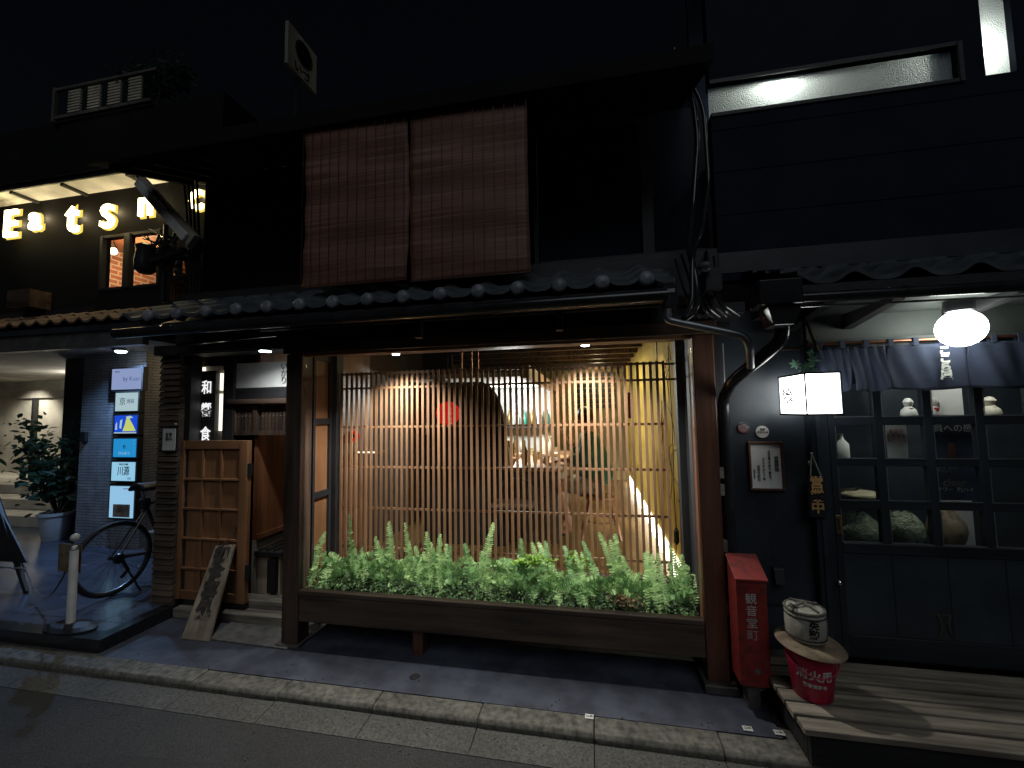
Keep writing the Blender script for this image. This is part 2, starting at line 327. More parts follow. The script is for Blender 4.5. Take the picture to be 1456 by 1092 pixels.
# ================================================================== TOWNHOUSE
H = thing('wooden_townhouse', 'dark wooden two-storey townhouse in the middle, with round-ended roof tiles over its bay window', 'house', (-1.4, 3.1, 0))
def part(mb, name, mat, par=None, **k): return mb.build(name, mat, par or H, **k)
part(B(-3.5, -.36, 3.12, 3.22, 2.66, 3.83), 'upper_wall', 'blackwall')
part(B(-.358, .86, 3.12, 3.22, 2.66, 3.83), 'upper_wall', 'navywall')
part(MB().box(-3.59, -3.5, 3.4, 9, -.1, 3.9), 'side_wall', 'blackwall')
part(MB().box(-.40, -.37, 3.06, 3.115, 2.68, 3.78).box(.40, .48, 3.08, 3.115, 2.68, 3.78).box(-.36, .85, 3.07, 3.115, 2.66, 2.74), 'wall_post', 'blackwood_z')
# upper roof and eave
e = MB().prism([(-3.75, 2.35, 3.535), (-3.75, 2.35, 3.64), (-3.75, 7, 5.5), (-3.75, 7, 5.3), (-3.75, 3.12, 3.84)], (4.47, 0, 0))
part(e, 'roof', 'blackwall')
for i in range(22): x = -3.65+i*.195; rf = MB(); rf.bar((x, 2.46, 3.565), (x, 3.1, 3.80), .045, .045); part(rf, 'rafter', 'blackwall')
# pent roof with kawara tiles
def kawara(x0, x1, ye, ze, yt, zt, pitch, phase, rows, amp=.022, mat='rooftile', par=None, name='tile_roof'):
    m = MB(); nx = int((x1-x0)/pitch*14)
    for r in range(rows):
        ya, yb = ye+(yt-ye)*r/rows, ye+(yt-ye)*(r+1.12)/rows; za, zb = ze+(zt-ze)*r/rows+.018, ze+(zt-ze)*(r+1.12)/rows-.002
        def fn(u, v, ya=ya, yb=yb, za=za, zb=zb):
            x = x0+(x1-x0)*u; t = ((x-phase)/pitch) % 1; h = amp*(math.cos(2*math.pi*t)+.25*math.cos(4*math.pi*t))
            if v < .01: return (x, ya+.001, za+h-.022)
            vv = (v-.2)/.8 if v > .2 else 0
            return (x, ya+(yb-ya)*vv, za+(zb-za)*vv+h)
        m.grid(fn, nx, 5)
    return m.build(name, mat, par, smooth=True)
ye, ze = 2.27, 2.30
caps = [(212, 449), (252, 446), (295, 443), (339, 441), (381, 440), (428, 436), (475, 432), (524, 428), (574, 423), (628, 418), (683, 412), (738, 408), (799, 403), (859, 399), (919, 394)]
cx = [W(a, b, ye).x for a, b in caps]; pit = (cx[-1]-cx[0])/14; cz = sum(W(a, b, ye).z for a, b in caps)/15
tr = kawara(-3.2, .45, ye, cz-.005, 3.12, 2.70, pit, cx[0], 5, par=H, name='tile_roof')
for i in range(15):
    x = cx[0]+i*pit; c = MB()
    c.lathe((x, ye-.012, cz), [(.0, -.012), (.022, -.010), (.036, -.004), (.043, .006), (.043, .05)], 20, Matrix(((1, 0, 0), (0, 0, 1), (0, 1, 0))))
    c.build('round_tile_end', 'tilegrey', tr, smooth=True)
part(B(-3.2, .46, 2.285, 2.32, cz-.125, cz-.052), 'fascia', 'blackwood_x')
part(MB().prism([(-3.2, 2.32, cz-.085), (-3.2, 3.11, 2.6), (-3.2, 3.11, 2.58), (-3.2, 2.32, cz-.11)], (3.66, 0, 0)), 'soffit', 'blackwood_y')
part(MB().tube([(-3.22, 2.245, cz-.115), (.40, 2.245, cz-.10)], .034, 14), 'gutter_pipe', 'pipeblack', smooth=True)
part(MB().box(-3.36, .80, 2.78, 2.86, 2.13, 2.62), 'front_wall', 'blackwood_x')
br = MB()
for px, py in ((596, 470), (795, 455)):
    p = W(px, py, 2.5); br = MB(); br.box(p.x-.022, p.x+.022, 2.47, 2.53, 2.09, 2.3); part(br, 'bracket', 'blackwood_z')
part(MB().box(-2.3, .7, 2.48, 2.52, 2.2, 2.25), 'purlin', 'blackwood_x')
part(MB().bar((-2.9, 2.42, 2.12), (-2.1, 2.42, 2.15), .02, .02), 'rail', 'pipeblack')
# clapboard pillar at the left corner
cl = MB()
for i in range(43):
    z = .06+i*.049
    cl.prism([(-3.592, 2.85+.012, z+.046), (-3.592, 2.85-.006, z), (-3.592, 3.4, z), (-3.592, 3.4, z+.046)], (.205, 0, 0))
part(cl, 'clapboard_pillar', 'planter_x')
part(MB().box(-3.385, -3.33, 2.9, 3.0, .0, 2.13).box(-3.59, -3.33, 2.86, 3.0, 0, .058), 'corner_post', 'blackwood_z')
part(B(-3.6, -2.18, 2.80, 2.98, 2.12, 2.2), 'lintel', 'blackwood_x')
# entry
part(MB().box(-3.33, -3.05, 3.09, 3.14, .1, 2.2).box(-3.13, -3.03, 3.02, 3.09, .1, 2.12), 'entry_jamb', 'blackwood_z')
part(MB().box(-3.03, -2.2, 3.05, 3.08, 1.845, 2.06), 'transom_panel', 'paperw')
part(MB().box(-3.03, -2.2, 3.045, 3.08, 1.75, 1.845), 'transom_board', 'blackwood_x')
part(MB().box(-3.06, -2.2, 2.99, 3.09, 1.705, 1.745), 'transom_shelf', 'oldwood_x', bevel=.004)
lt = MB().box(-3.05, -2.2, 3.03, 3.07, 1.44, 1.475).box(-3.05, -3.015, 3.03, 3.07, 1.475, 1.70).box(-2.84, -2.80, 3.03, 3.07, 1.475, 1.70)
for i in range(24):
    x = -3.0+i*.034
    if abs(x+2.82) > .03: lt.box(x, x+.024, 3.045, 3.06, 1.475, 1.70)
part(lt, 'slatted_transom', 'oldwood_z'); part(B(-3.01, -2.2, 3.061, 3.068, 1.47, 1.70), 'transom_back', 'blackwood_z')
sd = MB()
for i in range(24):
    x = -2.988+i*.034
    if abs(x+2.81) > .03: sd.ball((x, 3.043, 1.60), .005, 6)
part(sd, 'stud_row', 'metalgrey')
text('いかり', .07, 'inkgrey', H, (-2.555, 3.045, 1.955), vertical=True, name='transom_lettering')
part(MB().box(-2.86, -2.82, 3.08, 7, .6, 2.2).box(-2.86, -2.805, 3.08, 7, .56, .6), 'passage_panelling', 'panelwood')
part(B(-2.86, -2.825, 3.08, 7, .1, .56), 'passage_dado', 'dado')
part(B(-2.86, -2.2, 3.05, 7, .05, .11), 'passage_floor', 'roughcon')
part(MB().box(-2.86, -2.2, 3.1, 7, 2.2, 2.25).box(-2.86, -2.2, 7, 7.1, .1, 2.2), 'passage_ceiling', 'blackwall')
part(MB().box(-3.35, -2.19, 2.83, 2.935, .0, .075).box(-3.0, -2.19, 2.937, 3.05, .0, .135), 'door_sill', 'greywood', bevel=.006)
part(MB().box(-3.33, -2.86, 2.96, 3.05, .0, .13), 'sill_block', 'blackwall')
dl = part(MB().lathe((W(377, 503, 2.74).x, 2.74, 2.10), [(.05, .0), (.052, .02), (.03, .035), (.01, .06)], 20), 'downlight', 'pipeblack', smooth=True)
part(MB().lathe((W(377, 503, 2.74).x, 2.74, 2.096), [(.001, 0), (.04, .0), (.04, .005)], 20), 'bulb', 'coollamp', dl)
# interior shell of the bay room
part(B(-2.15, .62, 3.1, 8.1, .1, .3), 'room_floor', 'interiorfloor')
part(B(.60, .74, 3.10, 8.1, .3, 2.5), 'yellow_wall', 'yellowwall')
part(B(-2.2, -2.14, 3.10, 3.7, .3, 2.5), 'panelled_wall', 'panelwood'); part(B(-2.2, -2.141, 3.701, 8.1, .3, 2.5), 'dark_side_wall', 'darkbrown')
part(B(-2.14, .6, 8.0, 8.1, .3, 2.5), 'back_wall', 'palewood')
cb = MB().box(-2.14, .6, 3.3, 8, 2.42, 2.5)
for i in range(9): cb.box(-2.13, .59, 3.5+i*.5, 3.57+i*.5, 2.34, 2.418)
part(cb, 'room_ceiling', 'oldwood_y')
part(B(-2.2, .74, 3.06, 3.1, .0, .32), 'plinth_wall', 'blackwall')
part(MB().box(-2.2, .74, 3.06, 3.12, 2.1, 2.5), 'window_header', 'blackwood_x')
part(MB().prism([(.598, 3.25, .30), (.598, 3.25, .475), (.598, 7.9, .46), (.598, 7.9, .30)], (-.012, 0, 0)), 'skirting_light', 'ledstrip')
# the arched black partition, kitchen ceiling and beam
ar = [(-1.72, 4.0, .3), (-1.72, 4.0, 1.91)]
cxr, czr, rr = -1.50, 1.35, .60
for i in range(13): a = math.pi/2*(1-i/12); ar.append((-1.12+.26*math.cos(a), 4.0, 1.38+.53*math.sin(a)))
ar += [(-.86, 4.0, .3)]
part(MB().prism(ar, (0, .08, 0)), 'arched_partition', 'darkcloth')
part(B(-2.05, -.68, 4.25, 7.9, 1.97, 2.02), 'kitchen_ceiling', 'whitewall')
part(B(-.68, -.60, 4.0, 7.9, 1.93, 2.06), 'ceiling_beam', 'lattice_y', bevel=.004)
part(B(-2.14, -.62, 6.6, 6.7, .3, 1.97), 'kitchen_wall', 'whitewall')
sh = MB()
for z in (1.35,): sh.box(-1.5, -.62, 6.35, 6.6, z, z+.03)
part(sh, 'wall_shelf', 'blackwood_x')
part(MB().box(-2.13, -1.75, 5.0, 5.05, .3, 2.4), 'screen_panel', 'darkbrown')
gp = W(565, 640, 4.8); part(B(gp.x-.2, gp.x+.18, 4.8, 4.84, .3, 2.3), 'green_screen', 'greenglass')
wd = MB(); wp = W(818, 545, 7.9); w2 = W(875, 580, 7.9)
for i in range(7): wd.box(wp.x, w2.x, 7.95, 7.98, w2.z+i*.1, w2.z+.07+i*.1)
part(wd, 'louvre_window', 'blackwood_x')
# ================================================================== BAY WINDOW
Bw = thing('bay_window', 'old brown timber bay window frame with two small spotlights standing around the slatted screens', 'bay window', (-.73, 2.62, 0))
def bp(mb, name, mat, par=None, **k): return mb.build(name, mat, par or Bw, **k)
bp(B(-2.18, -2.05, 2.62, 2.74, 0, 2.045), 'post', 'oldwood_z', bevel=.006)
bp(B(.60, .72, 2.62, 2.74, .05, 2.045), 'post', 'redwood_z', bevel=.006)
bp(B(.575, .755, 2.585, 2.775, 0, .05), 'footing', 'stone', bevel=.008)
bp(B(-2.215, -2.03, 2.60, 2.765, 0, .022), 'footing', 'stone', bevel=.006)
bp(B(-2.2, .735, 2.605, 2.745, 2.047, 2.128), 'top_beam', 'oldwood_x', bevel=.005)
bp(B(-2.05, .6, 2.747, 3.05, 2.075, 2.095), 'canopy_board', 'lattice_x')
bp(B(-2.06, .61, 2.64, 2.7, 2.03, 2.046), 'glazing_bar', 'lattice_x')
for x0, x1 in ((-2.09, -2.0), (.565, .66)): bp(B(x0, x1, 2.96, 3.05, .1, 2.073), 'inner_post', 'blackwood_z', bevel=.003)
sp = bp(MB().box(-2.075, -2.06, 2.742, 2.96, .2, 2.07), 'side_panel', 'cedar_z')
fr = MB()
for y in (2.742, 2.935): fr.box(-2.06, -2.04, y, y+.025, .2, 2.07)
for z in (.2, .98, 1.53, 2.02): fr.box(-2.06, -2.042, 2.767, 2.935, z, z+.045)
fr.build('panel_frame', 'blackwood_z', sp)
bp(MB().box(.612, .63, 2.742, 2.96, .2, 2.07), 'side_panel', 'blackwood_z')
bp(B(-2.049, .599, 2.664, 2.668, .40, 2.03), 'glass_pane', 'paneglass')
bp(B(-2.0, .56, 2.965, 3.04, .40, .465), 'ledge', 'oldwood_x')
SPOTS = [W(563, 503, 2.78), W(832, 490, 2.78)]
for p in SPOTS:
    c = bp(MB().lathe((p.x, 2.78, 2.035), [(.03, 0), (.034, .012), (.034, .038)], 20), 'spotlight', 'metalgrey', smooth=True)
    MB().lathe((p.x, 2.78, 2.032), [(.001, 0), (.026, 0), (.026, .003)], 20).build('lens', 'coollamp', c)
hb = MB()
for y, z in ((690, 1.22), (712, 1.12), (790, .80), (868, .45)): hb.box(.72, .745, 2.64, 2.70, z-.03, z+.035)
bp(hb, 'hinge_block', 'greywood')
# planter
Pl = thing('planter_box', 'long weathered timber planter trough fixed low across the bay window', 'planter', (-.73, 2.65, .17))
MB().box(-2.048, .598, 2.625, 2.66, .172, .352).build('front_board', 'planter_x', Pl, bevel=.006)
MB().box(-2.048, .598, 2.618, 2.672, .354, .385).build('top_rail', 'planter_x', Pl, bevel=.006)
MB().box(-2.048, -2.02, 2.662, 2.95, .172, .352).build('end_board', 'planter_x', Pl); MB().box(.57, .598, 2.662, 2.95, .172, .352).build('end_board', 'planter_x', Pl)
MB().box(-2.048, .598, 2.92, 2.955, .172, .40).build('back_board', 'planter_x', Pl)
MB().grid(lambda u, v: (-2.02+2.59*u, 2.673+.247*v, .335+.03*noise.noise(Vector((u*30, v*4, 0)))), 120, 14).build('soil', 'soil', Pl, smooth=True)
MB().box(-2.02, .57, 2.662, 2.92, .174, .20).build('base_board', 'planter_x', Pl)
xp = W(597, 930, 2.72).x; MB().box(xp-.035, xp+.04, 2.68, 2.78, .0, .172).build('prop', 'redwood_z', Pl)
# lattice screens
def lattice(x0, x1, label, rods):
    t = thing('slatted_screen', label, 'screen', ((x0+x1)/2, 3.0, .45), 'slatted timber screens inside the bay')
    s = MB(); n = int((x1-x0)/.0435); p = (x1-x0-.021)/n
    for i in range(n+1):
        x = x0+i*p+random.uniform(-.001, .001); s.box(x+.001, x+.0195, 2.989, 3.0, .475, 1.935)
    s.build('slats', 'lattice_z', t)
    for z in (1.915, 1.80, 1.492, 1.178, .862, .56): MB().box(x0, x1, 3.001, 3.016, z, z+.016).build('rail', 'lattice_x', t)
    r = MB()
    for x in rods: r.box(x, x+.008, 3.018, 3.026, 1.8, 2.09)
    r.build('hanging_rod', 'copper', t); return t
lattice(-1.985, -.885, 'honey brown timber slat screen left of the seam, in front of the red lantern', (-.98, -.90))
lattice(-.862, .50, 'honey brown timber slat screen right of the seam, in front of the seated person', (-.85, .45))
o = MB()
for z in (1.915, 1.808): o.tube([(.50, 3.01, z), (.566, 3.01, z)], .007, 8)
bp(o, 'screen_bar', 'pipeblack')
# ================================================================== BLINDS
def blind(x0, x1, zb, label, y, bow):
    t = thing('bamboo_blind', label, 'blind', ((x0+x1)/2, y, zb), 'bamboo blinds hung on the upper wall')
    def fn(u, v):
        x = x0+(x1-x0)*u; z = zb+(3.59-zb)*v
        return (x+bow*math.sin(v*3.1)*(.02), y-.012*math.sin(u*3.1)*(1-v)+.006*math.sin(v*25+u*3), z+.0*u)
    MB().grid(fn, 20, 60).build('slat_sheet', 'bamboo', t, solid=.004, smooth=True)
    MB().box(x0-.002, x1+.002, y-.008, y+.004, zb-.006, zb+.002).build('bottom_rail', 'redwood_x', t)
    c = MB()
    n = int((x1-x0)/.065)
    for i in range(n+1): x = x0+.01+i*(x1-x0-.02)/n; c.box(x-.0012, x+.0012, y-.020, y-.0165, zb, 3.57)
    c.build('cords', 'redwood_z', t); return t
a = W(430, 412, 2.40); b = W(580, 398, 2.40); c = W(755, 388, 2.40)
blind(a.x, b.x-.005, a.z+.01, 'narrower reddish bamboo blind whose right edge curls, on the upper wall', 2.39, 1)
blind(b.x+.02, c.x, c.z+.01, 'wider reddish bamboo blind next to the bare navy wall', 2.405, -.4)
# ================================================================== ENTRY THINGS
D = thing('folded_shutter_door', 'low honey-coloured wooden panelled door folded open beside the entry', 'door', (-3.05, 2.92, .13))
x0, x1 = W(255, 740, 2.9).x, W(352, 740, 2.9).x; z0, z1 = .125, 1.405
def dp(mb, n, m, **k): return mb.build(n, m, D, **k)
dp(B(x0, x1, 2.905, 2.925, z0, z1), 'back_board', 'cedar_z')
s = MB().box(x0, x0+.045, 2.88, 2.904, z0, z1).box(x1-.075, x1, 2.88, 2.904, z0, z1)
dp(s, 'stile', 'cedar_z', bevel=.003)
s = MB(); zr = [z0, .36, .60, .84, 1.08, z1-.07]
for i, z in enumerate(zr): s.box(x0+.046, x1-.076, 2.884, 2.904, z, z+(.07 if i in (0, 5) else .018))
dp(s, 'rail', 'cedar_x', bevel=.003)
s = MB()
for i in (1, 2):
    x = x0+.045+(x1-x0-.12)*i/3; s.box(x-.009, x+.009, 2.888, 2.904, z0+.071, z1-.071)
dp(s, 'muntin', 'cedar_z'); dp(MB().box(x1-.004, x1+.012, 2.885, 2.93, 1.12, 1.22).box(x1-.004, x1+.012, 2.885, 2.93, .3, .42), 'hinge', 'pipeblack')
dp(B(x0, x1, 2.9, 2.93, .076, .124), 'foot_board', 'blackwood_x')
# leaning board
bl, brr = Vector((-2.955, 2.58, .0)), Vector((-2.765, 2.585, .0)); tl, trr = W(306, 776, 2.85), W(333, 774, 2.85)
bl = W(257, 910, 2.58); brr = W(296, 911, 2.58); bl.z = brr.z = .002
S = thing('leaning_signboard', 'weathered grey plank with faded black brush characters leaning on the low door', 'sign', tuple(bl))
n_ = (brr-bl).cross(tl-bl).normalized()*.022
if n_.y < 0: n_ = -n_
MB().prism([bl, brr, trr, tl], n_).build('plank', 'agedboard', S, bevel=.004)
ctr_dir = ((tl+trr)/2-(bl+brr)/2); cd = ctr_dir.normalized(); xd = (brr-bl); xd = (xd-cd*xd.dot(cd)).normalized(); nd = xd.cross(cd)
for i, ch in enumerate('御食事処'):
    me_ = text(ch, .135, 'fadedink', S, (0, 0, 0), bold=.006, rot=(0, 0, 0), ext=.001, name='brush_lettering')
    p = (bl+brr)/2+ctr_dir*(.87-.19*i)+nd*.004
    off = Vector(ORG[S.name])
    for v in me_.data.vertices:
        q = v.co+off; v.co = p+xd*q.x+cd*q.y+nd*q.z-off
# vertical lit sign
Sg = thing('lit_entry_sign', 'narrow dark upright sign with white glowing characters and lit edges left of the entry', 'sign', (-3.32, 3.0, 1.3))
a, b = W(282, 522, 3.0), W(309, 520, 3.0)
MB().box(a.x+.022, b.x-.012, 3.0, 3.03, 1.2, 2.0).build('board', 'blackwood_z', Sg)
MB().box(a.x, a.x+.012, 3.035, 3.06, 1.2, 2.04).box(b.x-.004, b.x+.008, 3.035, 3.06, 1.48, 1.80).box(b.x-.004, b.x+.008, 3.035, 3.06, 1.83, 1.98).build('light_strip', 'edgeglow', Sg)
MB().box(a.x-.005, b.x+.01, 3.061, 3.085, 1.2, 2.05).build('backing', 'creamwall', Sg)
for i, ch in enumerate('和饗食'): text(ch, .125, 'lettersw', Sg, ((a.x+b.x)/2, 2.997, W(294, (552, 584, 618)[i], 3.0).z), bold=.002, sx=.85)
# small framed notice on the clapboards
a, b = W(230, 607, 2.82), W(251, 643, 2.82)
Nn = thing('framed_notice', 'small framed paper notice fixed on the clapboard pillar', 'notice', (a.x, 2.83, b.z))
MB().box(a.x, b.x, 2.826, 2.838, b.z, a.z).build('frame', 'blackwood_z', Nn)
MB().box(a.x+.012, b.x-.02, 2.821, 2.825, b.z+.015, a.z-.015).build('paper', 'paperw', Nn)
text('営業\n案内', .035, 'inkgrey', Nn, ((a.x+b.x)/2-.004, 2.819, (a.z+b.z)/2+.02))
MB().ball((b.x-.02, 2.82, a.z+.02), .014, 10).build('lamp_cap', 'metalgrey', Nn)
p = W(262, 555, 2.93); o = MB().ball((p.x, 2.89, p.z), .018, 12).build('doorbell', 'metalgrey'); tag(o, 'small round metal button on the dark corner post', 'doorbell')
# cabinet in the passage
K = thing('passage_cabinet', 'small cabinet with black top and chrome bars inside the entry passage', 'cabinet', (-2.7, 3.1, .13))
MB().box(-2.82, -2.60, 3.10, 3.36, .11, .43).build('body', 'plasticbeige', K, bevel=.004)
MB().box(-2.69, -2.615, 3.06, 3.1, .14, .41).build('front_panel', 'inkblack', K)
MB().box(-2.82, -2.56, 3.06, 3.40, .432, .47).build('top', 'pipeblack', K, bevel=.004)
s = MB()
for x in (-2.78, -2.71, -2.64): s.tube([(x, 3.08, .482), (x, 3.38, .482)], .009, 8)
s.build('chrome_bar', 'chrome', K, smooth=True)
s = MB().tube([(-2.552, 3.1, .42), (-2.552, 3.3, .42)], .008, 8).tube([(-2.552, 3.1, .37), (-2.552, 3.3, .37)], .008, 8); s.build('handle', 'chrome', K)
# ================================================================== ROOM CONTENT
# counter
Ct = thing('bar_counter', 'pale wooden eating counter with dishes seen through the slats', 'counter', (-.75, 4.6, .3))
MB().box(-1.05, -.36, 4.15, 5.9, .3, 1.0).build('front', 'oldwood_y', Ct)
MB().box(-1.08, -.31, 4.12, 5.93, 1.0, 1.04).build('top', 'lattice_y', Ct, bevel=.005)
random.seed(4)
for i in range(26):
    x = random.uniform(-1.0, -.42); y = random.uniform(4.25, 5.7); r = random.uniform(.035, .07)
    k = i % 3
    if k == 0: o = MB().lathe((x, y, 1.04), [(r*.45, 0), (r*.5, .006), (r*.85, .03), (r, .055), (r*.94, .055), (r*.4, .012), (.001, .012)], 16).build('bowl', 'paperw', smooth=True); tag(o, 'white bowl among the dishes on the eating counter', 'bowl', 'bowls on the counter')
    elif k == 1: o = MB().lathe((x, y, 1.04), [(.03, 0), (.034, .01), (.034, .15), (.012, .2), (.012, .25), (.015, .255)], 14).build('bottle', ['brass', 'greenglass', 'paperw'][i % 2*2], smooth=True); tag(o, 'bottle standing among the dishes on the eating counter', 'bottle', 'bottles on the counter')
    else: o = MB().lathe((x, y, 1.04), [(.025, 0), (.03, .09), (.026, .09), (.022, .01), (.001, .01)], 14).build('cup', 'yellowsack', smooth=True); tag(o, 'small cup among the dishes on the eating counter', 'cup', 'cups on the counter')
for i in range(7):
    z = 1.38; x = -1.42+.12*i
    o = MB().lathe((x, 6.45, z), [(.035, 0), (.04, .01), (.04, .16), (.014, .2), (.014, .25)], 12).build('bottle', ['greenglass', 'brass', 'whitewall'][i % 3], smooth=True)
    tag(o, 'bottle standing on the kitchen wall shelf behind the counter', 'bottle', 'bottles on the kitchen shelf')
# lanterns
p = W(637, 588, 3.6); r = .11
L1 = thing('red_lantern', 'round red paper lantern with pale brush marks behind the left slats', 'lantern', tuple(p))
MB().ball(p, r, 24, 1.02).build('shade', 'redglow', L1, smooth=True)
MB().lathe((p.x, p.y, p.z+r*.98), [(.03, 0), (.032, .015), (.004, .02), (.003, .45)], 12).build('cap', 'inkblack', L1)
s = MB()
for sgn in (-1, 1):
    for kx in range(3): s.tube([(p.x+sgn*(.055+.008*math.sin(j*2+kx)), p.y-.10+.004*kx, p.z+.05-.05*kx-.012*j) for j in range(5)], .0055, 6)
s.build('brush_marks', 'letterglow_dim', L1)
s = MB()
for k in range(-4, 5): zz_ = k*.024; q_ = math.sqrt(max(0, r*r-zz_*zz_))+.0008; s.tube([(p.x+q_*math.cos(j_*math.pi/14), p.y+q_*math.sin(j_*math.pi/14), p.z+zz_) for j_ in range(28)], .0013, 4, closed=True)
s.build('ribs', 'redbox', L1)
p = W(502, 620, 3.4)
o = MB().lathe(p, [(.001, 0), (.05, 0), (.05, .02)], 24, Matrix(((1, 0, 0), (0, 0, 1), (0, 1, 0)))).build('red_light', 'redglow'); tag(o, 'small round glowing red light behind the slats at the left', 'light')
MB().lathe((p.x, p.y-.006, p.z), [(.012, 0), (.02, 0), (.02, .003), (.012, .003)], 20, Matrix(((1, 0, 0), (0, 0, 1), (0, 1, 0)))).build('ring', 'inkblack', o); ORG[o.name] = Vector((0, 0, 0))
a, b = W(507, 641, 3.5), W(543, 641, 3.5)
o = MB().box(-2.13, b.x, 3.42, 3.6, a.z-.02, a.z).build('lit_shelf', 'warmlamp' if False else 'cedar_x'); tag(o, 'short wooden shelf on the panelled wall at the left', 'shelf')
MB().box(-2.1, b.x-.01, 3.416, 3.419, a.z-.012, a.z+.002).build('light_strip', 'edgeglow', o)
# measuring strip hanging
p = W(607, 580, 3.7); o = B(p.x-.012, p.x+.012, 3.7, 3.704, p.z-.25, p.z+.2).build('paper_strip', 'paperw'); tag(o, 'long narrow cream paper strip hanging left of the red lantern', 'paper strip')
s = MB()
for i in range(16): s.box(p.x-.012, p.x+.012, 3.697, 3.6995, p.z-.24+i*.028, p.z-.236+i*.028)
s.build('tick_marks', 'inkblack', o)
# pendant lamp near the lantern
p = W(625, 550, 4.3); o = MB().lathe(p, [(.16, 0), (.15, .03), (.05, .09), (.01, .1)], 20).build('pendant_lamp', 'whitewall', smooth=True); tag(o, 'pale pendant lamp under the room ceiling above the red lantern', 'lamp')
MB().ball((p.x, p.y, p.z+.02), .04, 12).build('bulb', 'warmlamp', o)
# red tag + yellow-wall decor
p = W(896, 578, 3.6); o = MB().box(p.x-.018, p.x+.018, 3.6, 3.612, p.z-.10, p.z+.12).tube([(p.x, 3.606, p.z+.12), (p.x, 3.606, p.z+.5)], .002, 6).build('red_tassel', 'redbox'); tag(o, 'red paper charm hanging near the yellow wall', 'charm')
random.seed(11)
tw = MB()
for k in range(9):
    y, z = random.uniform(3.2, 3.9), random.uniform(1.0, 2.0); pts = []
    d = random.uniform(0, 6.28)
    for j in range(12):
        pts.append((.585-.012*math.sin(j*.6), y, z)); d += random.uniform(-.5, .5); y += .05*math.cos(d); z += .05*math.sin(d); y = min(max(y, 3.15), 4.4)
    tw.tube(pts, .0028, 5)
o = tw.build('dried_twigs', 'oldwood_z'); tag(o, 'thin dried twigs curling across the yellow wall', 'twigs')
a, b = W(967, 500, 3.12), W(967, 780, 3.12)
cd_ = thing('hanging_cable', 'thin black cable with an inline plug hanging down by the yellow wall', 'cable', tuple(a))
MB().tube([(.545, 3.10, 2.05), (.55, 3.09, 1.5), (.545, 3.10, 1.0), (.548, 3.10, .75)], .003, 6).tube([(.548, 3.1, .68), (.53, 3.11, .5), (.55, 3.1, .4)], .003, 6).build('cord', 'inkblack', cd_)
MB().lathe((.548, 3.1, .66), [(.006, 0), (.018, .02), (.018, .09), (.004, .12)], 10).build('plug', 'inkblack', cd_)
# ------------------------------------------------------------------ person on a stool
def skin(name, chains, mat, parent, sub=2, root=0):
    """one continuous surface: chains of (point, radius); joints with equal positions are shared"""
    vs, rs, es, key = [], [], [], {}
    def vid(p, r):
        q = tuple(round(c, 4) for c in p)
        if q not in key: key[q] = len(vs); vs.append(Vector(p)); rs.append(r)
        return key[q]
    for ch in chains:
        pr = None
        for p, r in ch:
            i = vid(p, r)
            if pr is not None and pr != i: es.append((pr, i))
            pr = i
    org = ORG.get(parent.name, Vector((0, 0, 0)))
    me = bpy.data.meshes.new(name); me.from_pydata([tuple(v-org) for v in vs], es, []); me.update()
    o = bpy.data.objects.new(name, me); C.objects.link(o); o.parent = parent; ORG[o.name] = org
    md = o.modifiers.new('skin', 'SKIN'); md.use_smooth_shade = True
    for i, sv in enumerate(me.skin_vertices[0].data):
        r = rs[i]; sv.radius = r if isinstance(r, tuple) else (r, r); sv.use_root = (i == root)
    if sub: s = o.modifiers.new('sub', 'SUBSURF'); s.levels = s.render_levels = sub
    me.materials.append(MATS[mat]); return o
hx, hy = .02, 4.5
Pn = thing('person', 'person in a dark green shirt sitting on a stool and leaning toward the counter', 'person', (hx, hy, .3))
pel = (hx, hy, .86); ch_ = (hx-.05, hy, 1.22); nk = (hx-.08, hy, 1.38); hd = (hx-.125, hy, 1.50)
def hand(wr, d, side):
    wr, d = Vector(wr), Vector(d).normalized(); sd = d.cross(Vector((0, 0, 1))).normalized(); palm = wr+d*.07; out = [[(tuple(wr), .022), (tuple(palm), (.034, .016))]]
    for i in range(4):
        k = palm+sd*(-.027+.018*i); l = (.062, .074, .07, .054)[i]
        out.append([(tuple(palm), (.034, .016)), (tuple(k+d*.018), .009), (tuple(k+d*(.018+l*.5)+Vector((0, 0, -.006))), .008), (tuple(k+d*(.018+l)+Vector((0, 0, -.024))), .006)])
    out.append([(tuple(wr), .022), (tuple(wr+d*.03+sd*.035*side), .010), (tuple(wr+d*.065+sd*.05*side), .008)])
    return out
Lw, Rw = (hx-.36, hy-.12, 1.09), (hx-.30, hy+.14, 1.30)
chains = [[(pel, (.14, .12)), ((hx-.02, hy, 1.02), (.12, .10)), (ch_, (.15, .11)), (nk, .052), ((hx-.10, hy, 1.44), .062), (hd, .085), ((hx-.12, hy, 1.57), .072), ((hx-.11, hy, 1.60), .04)],
          [(hd, .085), ((hx-.20, hy, 1.475), .026), ((hx-.215, hy, 1.465), .012)],
          [(ch_, (.15, .11)), ((hx-.06, hy-.17, 1.31), .058), ((hx-.10, hy-.23, 1.10), .045), (Lw, .024)],
          [(ch_, (.15, .11)), ((hx-.06, hy+.17, 1.31), .058), ((hx-.12, hy+.23, 1.08), .045), (Rw, .024)],
          [(pel, (.14, .12)), ((hx-.05, hy-.09, .84), .085), ((hx-.42, hy-.11, .80), .062), ((hx-.28, hy-.11, .42), .040), ((hx-.30, hy-.11, .36), .036), ((hx-.42, hy-.12, .335), .028)],
          [(pel, (.14, .12)), ((hx-.05, hy+.09, .84), .085), ((hx-.42, hy+.11, .80), .062), ((hx-.36, hy+.11, .42), .040), ((hx-.38, hy+.11, .36), .036), ((hx-.50, hy+.12, .335), .028)]]
